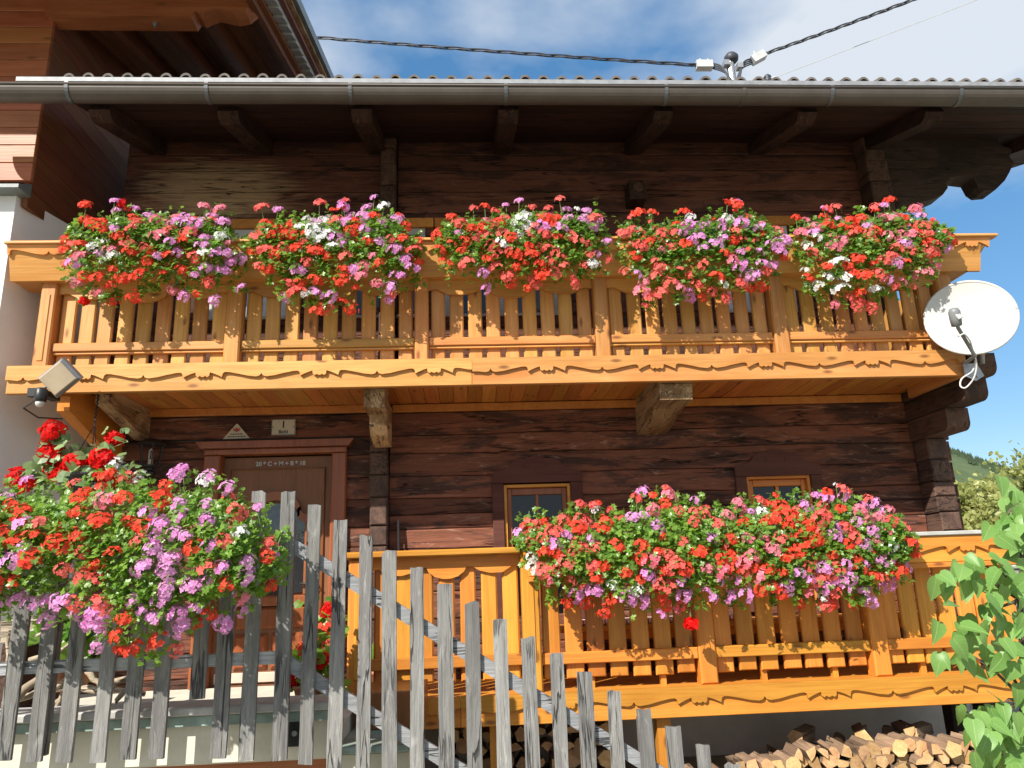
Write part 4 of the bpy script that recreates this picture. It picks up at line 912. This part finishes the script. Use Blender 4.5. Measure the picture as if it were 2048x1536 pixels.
for i in range(6):
    a = PI*i/3; mb.tube([(lx+.075*math.cos(a), ly_+.075*math.sin(a), 1.05), (lx+.095*math.cos(a), ly_+.095*math.sin(a), 1.24)], .005, 5)
mb.lathe([(.075, 0), (.078, .01), (.04, .02)], (lx, ly_, 1.045), 6); part('cage', mb, 'iron', t)
part('lamp_base', MB().lathe([(.02, 0), (.045, .01), (.05, .04), (.03, .06), (.03, .10)], (lx, ly_, .96), 12), 'iron', t)
part('wall_arm', MB().tube([(lx, ly_, .98), (lx, WY+.01, .95)], .012, 6), 'iron', t)
mb = MB(); mb.lathe([(.02, 0), (.02, .045)], (lx, ly_, 1.065), 10); part('bulb_socket', mb, 'cream', t)
mb = MB()
for dx in (-.012, .012): mb.tube([(lx+dx, ly_, 1.11), (lx+dx, ly_, 1.19)], .007, 8)
mb.tube([(lx-.012, ly_, 1.19), (lx, ly_, 1.20), (lx+.012, ly_, 1.19)], .007, 8); part('bulb', mb, 'white', t, True)
# floodlight with motion sensor
fx, fy, fz = -3.03, 5.42, 1.52
t = thing('floodlight', (fx, 5.6, 1.46), 'tilted floodlight with black motion sensor under the left end of the upper balcony', 'floodlight')
me = MB().cbox(-.115, .115, -.035, .035, -.095, .095, .025).mesh('housing', 'grey'); put('housing', me, t, (-2.94, 5.42, 1.548), (.5, -.62, -.25))
me = MB().cbox(-.10, .10, -.046, -.036, -.082, .082, .006).mesh('diffuser', 'lamp'); put('diffuser', me, t, (-2.94, 5.42, 1.548), (.5, -.62, -.25))
p = at(82, 790, 5.40); part('sensor', MB().lathe([(.035, 0), (.042, .02), (.042, .09), (.03, .10)], (p.x, 5.40, p.z-.05), 14), 'black', t, True)
part('sensor_arm', MB().box(p.x-.085, p.x-.02, 5.375, 5.43, p.z-.012, p.z+.048), 'black', t); part('sensor_dome', MB().lathe([(.004, -.03), (.022, -.022), (.03, -.005), (.03, .012)], (p.x, 5.40, p.z-.06), 14), 'white', t, True)
part('mount', MB().tube([(p.x, 5.41, p.z+.05), (p.x+.03, 5.44, p.z+.08), (-2.96, 5.47, 1.54)], .010, 6), 'zincB', t); part('mount', MB().box(p.x-.03, p.x+.03, 5.43, 5.60, p.z+.0, p.z+.04), 'iron', t)
t2 = at(75, 825, 5.75); part('lead', MB().tube([(p.x-.03, 5.45, p.z), (t2.x-.02, 5.6, t2.z), (t2.x+.01, 5.75, t2.z-.04), (t2.x+.11, 5.9, t2.z-.02)], .006, 6), 'black', t)
# box on the upper wall (old chute / beam end)
t = thing('wall_box', (1.68, WY-.1, 3.52), 'dark round fronted wooden box on the upper wall under the eaves', 'box')
part('body', MB().prism([(1.60, 3.50), (1.76, 3.50), (1.765, 3.60), (1.745, 3.70), (1.60, 3.70)], WY-.20, WY+.01), 'rafter', t)
part('lid', MB().lathe([(.052, 0), (.052, .012), (.04, .016)], (1.69, WY-.20, 3.625), 16, Vector((0, -1, 0))), 'logEnd', t)
t = tag(put('iron_rod', MB().tube([(-.600, WY-.06, .545), (-.575, WY-.14, -.74)], .010, 6).mesh('iron_rod', 'iron')), 'thin dark rod leaning on the log wall beside the gate', 'rod')
# bench with striped cushion
t = thing('bench', (2.2, 6.2, -.75), 'long honey coloured bench against the log wall behind the lower balcony slats', 'bench')
part('seat', MB().cbox(.70, 3.9, 6.10, 6.5, -.395, -.352, .008), 'honeyX', t); part('apron', MB().box(.75, 3.85, 6.16, 6.185, -.46, -.397), 'honeyX', t)
lg = MB().box(-.03, .03, -.03, .03, -.75, -.397).mesh('leg', 'honeyZ')
for x in (.8, 2.3, 3.8):
    for y in (6.16, 6.45): put('leg', lg, t, (x, y, 0))
t = tag(put('seat_cushion', MB().cbox(.85, 2.15, 6.12, 6.46, -.35, -.315, .012).mesh('seat_cushion', 'stripe')), 'striped red and cream cushion lying on the bench behind the slats', 'cushion')
# ------------------------------------------------------------------ satellite dish
dc = at(1940, 637, 5.42); nrm = Vector((-.46, -.87, .16)).normalized()
dish = thing('satellite_dish', (4.10, 5.45, 1.55), 'round white satellite dish at the right corner of the upper balcony', 'satellite dish')
R = .318; q = nrm.to_track_quat('Z', 'Y'); mb = MB(); nr, na = 9, 48
def dpt(r, a, back=0): return dc+q @ Vector((r*math.cos(a), r*math.sin(a), .085*(r/R)**2-.05-back))
for i in range(nr+1):
    for j in range(na): mb.v.append(tuple(dpt(R*i/nr, 2*PI*j/na)))
for i in range(nr):
    for j in range(na): mb.f.append((i*na+j, i*na+(j+1) % na, (i+1)*na+(j+1) % na, (i+1)*na+j))
k = len(mb.v)
for i in range(nr+1):
    for j in range(na): mb.v.append(tuple(dpt(R*i/nr*1.01, 2*PI*j/na, .012)))
for i in range(nr):
    for j in range(na): mb.f.append((k+i*na+j, k+(i+1)*na+j, k+(i+1)*na+(j+1) % na, k+i*na+(j+1) % na))
part('reflector', mb, 'white', dish, True)
part('rim', MB().tube([dpt(R, 2*PI*j/na, .008) for j in range(na+1)], .011, 6), 'white', dish, True)
foot = at(1950, 712, 5.16); lnb = at(1914, 652, 5.02)
part('arm', MB().tube([foot+Vector((0, .12, -.02)), foot, lnb], .014, 6), 'grey', dish)
d = (lnb-foot).normalized(); tip = at(1908, 622, 4.99)
me = MB().lathe([(.022, -.06), (.036, -.055), (.04, 0), (.04, .05), (.028, .075), (.008, .08)], (0, 0, 0), 14).mesh('feed_horn', 'grey', True); put('feed_horn', me, dish, (lnb+tip)/2, (tip-lnb).to_track_quat('Z', 'Y').to_euler())
me = MB().cbox(-.018, .018, -.048, -.038, -.03, .045, .004).mesh('feed_cap', 'white'); put('feed_cap', me, dish, (lnb+tip)/2, (-.25, -.35, 0))
def curve(ps, n=8):
    out = []
    for i in range(len(ps)-1):
        p0, p1, p2, p3 = ps[max(i-1, 0)], ps[i], ps[i+1], ps[min(i+2, len(ps)-1)]
        for t in [j/n for j in range(n)]: out.append(.5*((2*p1)+(p2-p0)*t+(2*p0-5*p1+4*p2-p3)*t*t+(3*p1-p0-3*p2+p3)*t**3))
    return out+[ps[-1]]
part('lead', MB().tube(curve([at(a, b, Y) for a, b, Y in ((1910, 655, 5.0), (1916, 672, 5.0), (1928, 668, 5.03), (1940, 682, 5.08), (1946, 702, 5.14), (1953, 728, 5.2), (1948, 755, 5.25), (1932, 775, 5.3), (1921, 772, 5.35), (1924, 757, 5.4), (1945, 742, 5.45), (1950, 722, 5.5))]), .006, 6), 'cableW', dish, True)
pl = [at(a, b, 5.55) for a, b in ((1925, 728), (1952, 727), (1962, 742), (1968, 752), (1952, 762), (1930, 752))]
part('mount_plate', MB().prism([(p.x, p.z) for p in pl], 5.545, 5.555), 'zincB', dish)
part('mount_tube', MB().tube([(dc.x+.05, dc.y+.16, dc.z-.1), (dc.x+.12, 5.5, 1.75), (4.12, 5.54, 1.56)], .022, 8), 'zincB', dish, True)
for a, b in ((1929, 732), (1955, 752)):
    p = at(a, b, 5.54); part('bolt', MB().lathe([(.011, 0), (.011, .008)], (p.x, 5.544, p.z), 6, Vector((0, -1, 0))), 'zincB', dish)

# ------------------------------------------------------------------ power mast and cables
mt = at(1462, 118, 8.0); mbz = at(1465, 165, 8.0)
mast = thing('power_mast', (mbz.x, 8.0, 4.7), 'short pipe mast with cable clamps on the roof', 'mast')
part('pipe', MB().tube([(mbz.x, 8.0, 4.7), (mbz.x, 8.0, mt.z-.05)], .05, 10), 'zincB', mast)
part('weather_cap', MB().lathe([(.06, 0), (.085, .03), (.09, .08), (.06, .12), (.02, .13)], (mt.x, 7.99, mt.z-.06), 14), 'cable', mast, True)
part('clamp', MB().box(mt.x-.12, mt.x-.05, 7.93, 8.02, mt.z-.13, mt.z-.06), 'zincB', mast); part('clamp', MB().box(mt.x+.05, mt.x+.12, 7.93, 8.02, mt.z-.17, mt.z-.10), 'zincB', mast)
def twisted(p0, p1, sag, name, label, group):
    root = thing(name, ((p0+p1)/2), label, 'cable', group); n = 220
    for s_ in range(3):
        pts = []
        for i in range(n+1):
            t = i/n; a = t*66+s_*2.094; p = p0.lerp(p1, t)+Vector((0, 0, -sag*4*t*(1-t))); pts.append(p+Vector((0, .016*math.sin(a), .016*math.cos(a))))
        part('strand', MB().tube(pts, .0095, 5), 'cable', root, True)
    return root
GC = 'overhead cables meeting at the roof mast'
cl1 = at(1408, 131, 8.0); cl2 = at(1517, 117, 8.0)
twisted(at(1392, 130, 8.0).lerp(at(430, 48, 9.0), 1.7), at(1392, 130, 8.0), .075, 'power_cable', 'twisted black power cable running left from the mast across the sky', GC)
twisted(at(1528, 108, 8.0), at(1528, 108, 8.0).lerp(at(1980, -75, 7.0), 2.4), .10, 'power_cable', 'twisted black power cable rising to the upper right from the mast', GC)
for c_, nm, ta, tb in ((cl1, 'left', (1392, 131), (1424, 131)), (cl2, 'right', (1504, 122), (1528, 109))):
    t = thing('cable_clamp', c_, 'pale plastic cable clamp just %s of the roof mast' % nm, 'clamp')
    a, b = at(*ta, 8.0), at(*tb, 8.0); me = MB().box(-(b-a).length/2, (b-a).length/2, -.05, .05, -.05, .05).mesh('body', 'porc'); ang = math.atan2(b.z-a.z, b.x-a.x)
    put('body', me, t, (a+b)/2, (0, -ang, 0)); 
    for dx in (-.05, .05): part('peg', MB().tube([(a+b)/2+Vector((dx, -.02, .04)), (a+b)/2+Vector((dx, -.02, .085))], .008, 5), 'porc', t)
for side, c_ in ((-1, at(1424, 131, 8.0)), (1, at(1504, 122, 8.0))):
    t = thing('connecting_wires', c_, 'bundle of bent wires from the %s clamp down to the mast' % ('left' if side < 0 else 'right'), 'wires')
    for k_ in range(4):
        e = Vector((mbz.x+side*.05-side*.02*k_, 7.93, mbz.z-.10)); m_ = Vector((lerp(c_.x, e.x, .6), 7.95, lerp(c_.z, e.z, .18)-.03*k_))
        part('wire', MB().tube(curve([c_+Vector((0, 0, .035-.025*k_)), m_, e]), .010, 5), 'cable', t, True)
p0 = at(1535, 157, 8.0)
t = thing('stay_wire', p0, 'thin stay wire running from a small insulator to the upper right', 'wire')
part('wire', MB().tube([at(1550, 155, 8.0), at(1550, 155, 8.0).lerp(at(2000, -18, 7.4), 2.5)], .005, 5), 'porc', t)
part('insulator', MB().lathe([(.02, -.12), (.035, -.05), (.05, -.02), (.03, 0), (.05, .02), (.025, .05), (.012, .06)], (p0.x, 8.0, p0.z), 10), 'cable', t, True)
part('insulator', MB().lathe([(.02, -.12), (.035, -.02), (.02, .02)], (p0.x+.09, 8.0, p0.z), 8), 'porc', t, True)

# ------------------------------------------------------------------ firewood: every split log its own thing
fw = []; G1 = ground_z(2, 5.5)
r = random.Random(12)
for k_ in range(8):
    n = r.choice((3, 4, 5, 6)); base = []
    kind = k_ % 4
    if kind == 0: base = [(math.cos(a), math.sin(a)) for a in np.linspace(0, PI, 6)]
    elif kind == 1: base = [(0, 0)]+[(math.cos(a)*1.4, math.sin(a)*1.4) for a in np.linspace(.1, PI*.48, 4)]
    elif kind == 2: base = [(-.8, -.5), (.7, -.7), (1, .3), (.2, .9), (-.9, .4)]
    else: base = [(math.cos(a), math.sin(a)) for a in np.linspace(0, 2*PI, 9)[:-1]]
    cx = sum(p[0] for p in base)/len(base); cy = sum(p[1] for p in base)/len(base)
    pts = [((x-cx)*.050*r.uniform(.85, 1.15), (y-cy)*.050*r.uniform(.85, 1.15)) for x, y in base]
    mb = MB().prism(pts, 0, .22); me = mb.mesh('firewood', 'fireSide'); me.materials.append(M['fireEnd'])
    for p_ in me.polygons:
        if abs(p_.normal.y) > .9: p_.material_index = 1
    fw.append(me)
def wood_log(x, y, z, label, group, yaw=.035, sc=1.):
    o = put('firewood', r.choice(fw), None, (x, y, z), (r.uniform(-.04, .04), r.uniform(0, 6.28), r.gauss(0, yaw)), sc*r.uniform(.85, 1.2)); tag(o, label, 'firewood', group)
def pile_top(x): return .01+interp([(1.0, -1.40), (1.35, -1.33), (1.6, -1.29), (2.0, -1.21), (2.5, -1.13), (3.0, -1.14), (3.5, -1.12), (3.7, -1.16)], x)
row = 0; z = G1+.045
while z < -1.0:
    x = 1.15+(row % 2)*.05
    while x < 3.7:
        if z < pile_top(x): wood_log(x+r.gauss(0, .008), 5.38+r.gauss(0, .025), z+r.gauss(0, .008), 'pale split log in the sunlit firewood stack below the lower balcony', 'split logs in the sunlit stack')
        x += .088
    z += .071; row += 1
for i in range(16):                          # loose logs thrown behind on top, in the shade
    x = r.choice((r.uniform(2.1, 2.6), r.uniform(2.7, 3.3))); wood_log(x, 5.75+r.uniform(0, .2), pile_top(x)+r.uniform(-.16, -.0)-.03, 'dark loose log lying on top of the stack in the balcony shade', 'loose logs behind the stack', .5, 1.15)
z = G1+.05; row = 0
while z < -1.05:
    x = -.2+(row % 2)*.06
    while x < 1.1: wood_log(x, 6.0+r.gauss(0, .03), z+r.gauss(0, .008), 'shaded split log stacked under the balcony behind the fence', 'split logs in the shade under the balcony', .05, 1.15); x += .125
    z += .105; row += 1

# ------------------------------------------------------------------ lilac at lower right, fruit tree behind
def heart_leaf(seed):
    r = random.Random(seed); out = []; n = 7
    half = [(0, -.02), (.18, -.09), (.34, .02), (.40, .24), (.33, .50), (.17, .78), (0, 1.08)]
    mbv = []; spine = [(0, y) for y in (0, .05, .18, .32, .52, .76, 1.05)]
    bend = r.uniform(.10, .35); fold = r.uniform(.10, .32)
    def P(x, y): return (x, y, abs(x)*fold-bend*y*y+.02*math.sin(y*9+seed)*abs(x)*2)
    vs = [P(*p) for p in spine]+[P(*p) for p in half[:-1]]+[P(-x, y) for x, y in half[:-1]]
    h0, h1 = n, n+6; fs = []
    for i in range(5):
        fs.append((i, h0+i, h0+i+1, i+1)); fs.append((i, i+1, h1+i+1, h1+i))
    fs += [(5, h0+5, 6), (5, 6, h1+5)]
    me = bpy.data.meshes.new('leaf'); me.from_pydata(vs, [], fs); me.materials.append(M['lilac'])
    a = me.attributes.new('tint', 'FLOAT', 'POINT'); a.data.foreach_set('value', [.45]*len(vs)); me.polygons.foreach_set('use_smooth', [True]*len(me.polygons)); return me
LEAF = [heart_leaf(i) for i in range(6)]
r = random.Random(31)
lil = thing('lilac_bush', (3.25, 4.4, G0), 'lilac bush with broad fresh green heart shaped leaves at the lower right', 'bush')
clumps = [(2040, 1010, 45, 45, 20), (1995, 1060, 55, 40, 18), (1932, 1150, 70, 36, 22), (2000, 1140, 60, 50, 22), (2030, 1210, 45, 40, 14), (1965, 1250, 80, 45, 24), (1920, 1295, 55, 40, 16), (2000, 1320, 55, 45, 16), (1990, 1420, 55, 45, 20), (1960, 1470, 45, 60, 20), (2030, 1480, 40, 60, 22), (2060, 1100, 40, 150, 26), (2070, 1380, 40, 150, 26), (2010, 1530, 60, 40, 16)]
stems = MB(); trunk = [at(2075, 1600, 4.5), at(2050, 1400, 4.5), at(2040, 1200, 4.5), at(2050, 1000, 4.5)]
tr = part('trunk', MB().tube([Vector((trunk[0].x, 4.5, G0))]+trunk, [.03, .028, .022, .016, .008], 7), 'bark', lil, True)
for (px, py, sx, sy, n) in clumps:
    c = at(px, py, 4.4); base = min(trunk, key=lambda t_: (t_-c).length)
    part('branch', MB().tube([base, base.lerp(c, .5)+Vector((0, 0, .03)), c], [.012, .008, .004], 5), 'bark', lil, True)
    for i in range(int(n*.8)):
        p = at(px+r.gauss(0, sx*.5), py+r.gauss(0, sy*.5), 4.4+r.gauss(0, .12)); sz = r.uniform(.08, .138)
        nrm_ = Vector((r.gauss(-.1, .5), -1+r.gauss(0, .35), .55+r.gauss(0, .45))).normalized(); dn = Vector((r.gauss(0, .55), r.gauss(0, .2), -1)); dn = (dn-nrm_*dn.dot(nrm_)).normalized(); sd = dn.cross(nrm_)
        m_ = Matrix((sd, dn, nrm_)).transposed(); put('leaf', r.choice(LEAF), lil, p, m_.to_euler(), sz)
def tree(label, px, py, Y, rx, rz, n, group, mat, seed):
    r = random.Random(seed); c = at(px, py, Y); root = thing('fruit_tree', (c.x, Y, G0), label, 'tree', group)
    part('trunk', MB().tube([(c.x, Y, G0), (c.x+.05, Y, c.z-rz*.4), (c.x, Y, c.z+rz*.5)], [.09, .06, .02], 7), 'bark', root, True)
    P = []; N = []; st = MB()
    for b in range(26):
        a = r.uniform(0, 6.28); h = r.uniform(-.9, .9); rr = math.sqrt(max(.05, 1-h*h)); e = Vector((c.x+rx*rr*math.cos(a), Y+rx*rr*math.sin(a), c.z+rz*h*(1.15 if h > .5 else 1))); s0 = Vector((c.x, Y, c.z+rz*h*.4-.2))
        st.tube([s0, s0.lerp(e, .5)+Vector((0, 0, .1)), e], [.02, .012, .005], 5)
        for k in range(n//26):
            t_ = r.uniform(.25, 1.05); p = s0.lerp(e, t_)+Vector((r.gauss(0, .2), r.gauss(0, .2), r.gauss(0, .2))); P.append(tuple(p)); N.append((r.gauss(0, 1), r.gauss(-.4, .8), r.gauss(.5, .7)))
    part('branches', st, 'bark', root, True)
    o = put('crown', leaves_mesh('crown', np.array(P), np.array(N), np.array([r.uniform(.09, .17) for _ in P]), mat, 'long'), root); o['kind'] = 'stuff'
tree('yellowing fruit tree right behind the corner of the farmhouse', 1950, 1025, 22.0, 1.15, 1.2, 3400, 'fruit trees behind the house', 'fruit', 1)
tree('greener fruit tree half hidden behind the lilac leaves', 2060, 1005, 24.0, 1.3, 1.5, 2600, 'fruit trees behind the house', 'fruit', 2)
tree('low fruit tree at the edge of the log corner, furthest back', 1922, 1080, 27.0, 1.1, 1.6, 2600, 'fruit trees behind the house', 'fruit', 3)
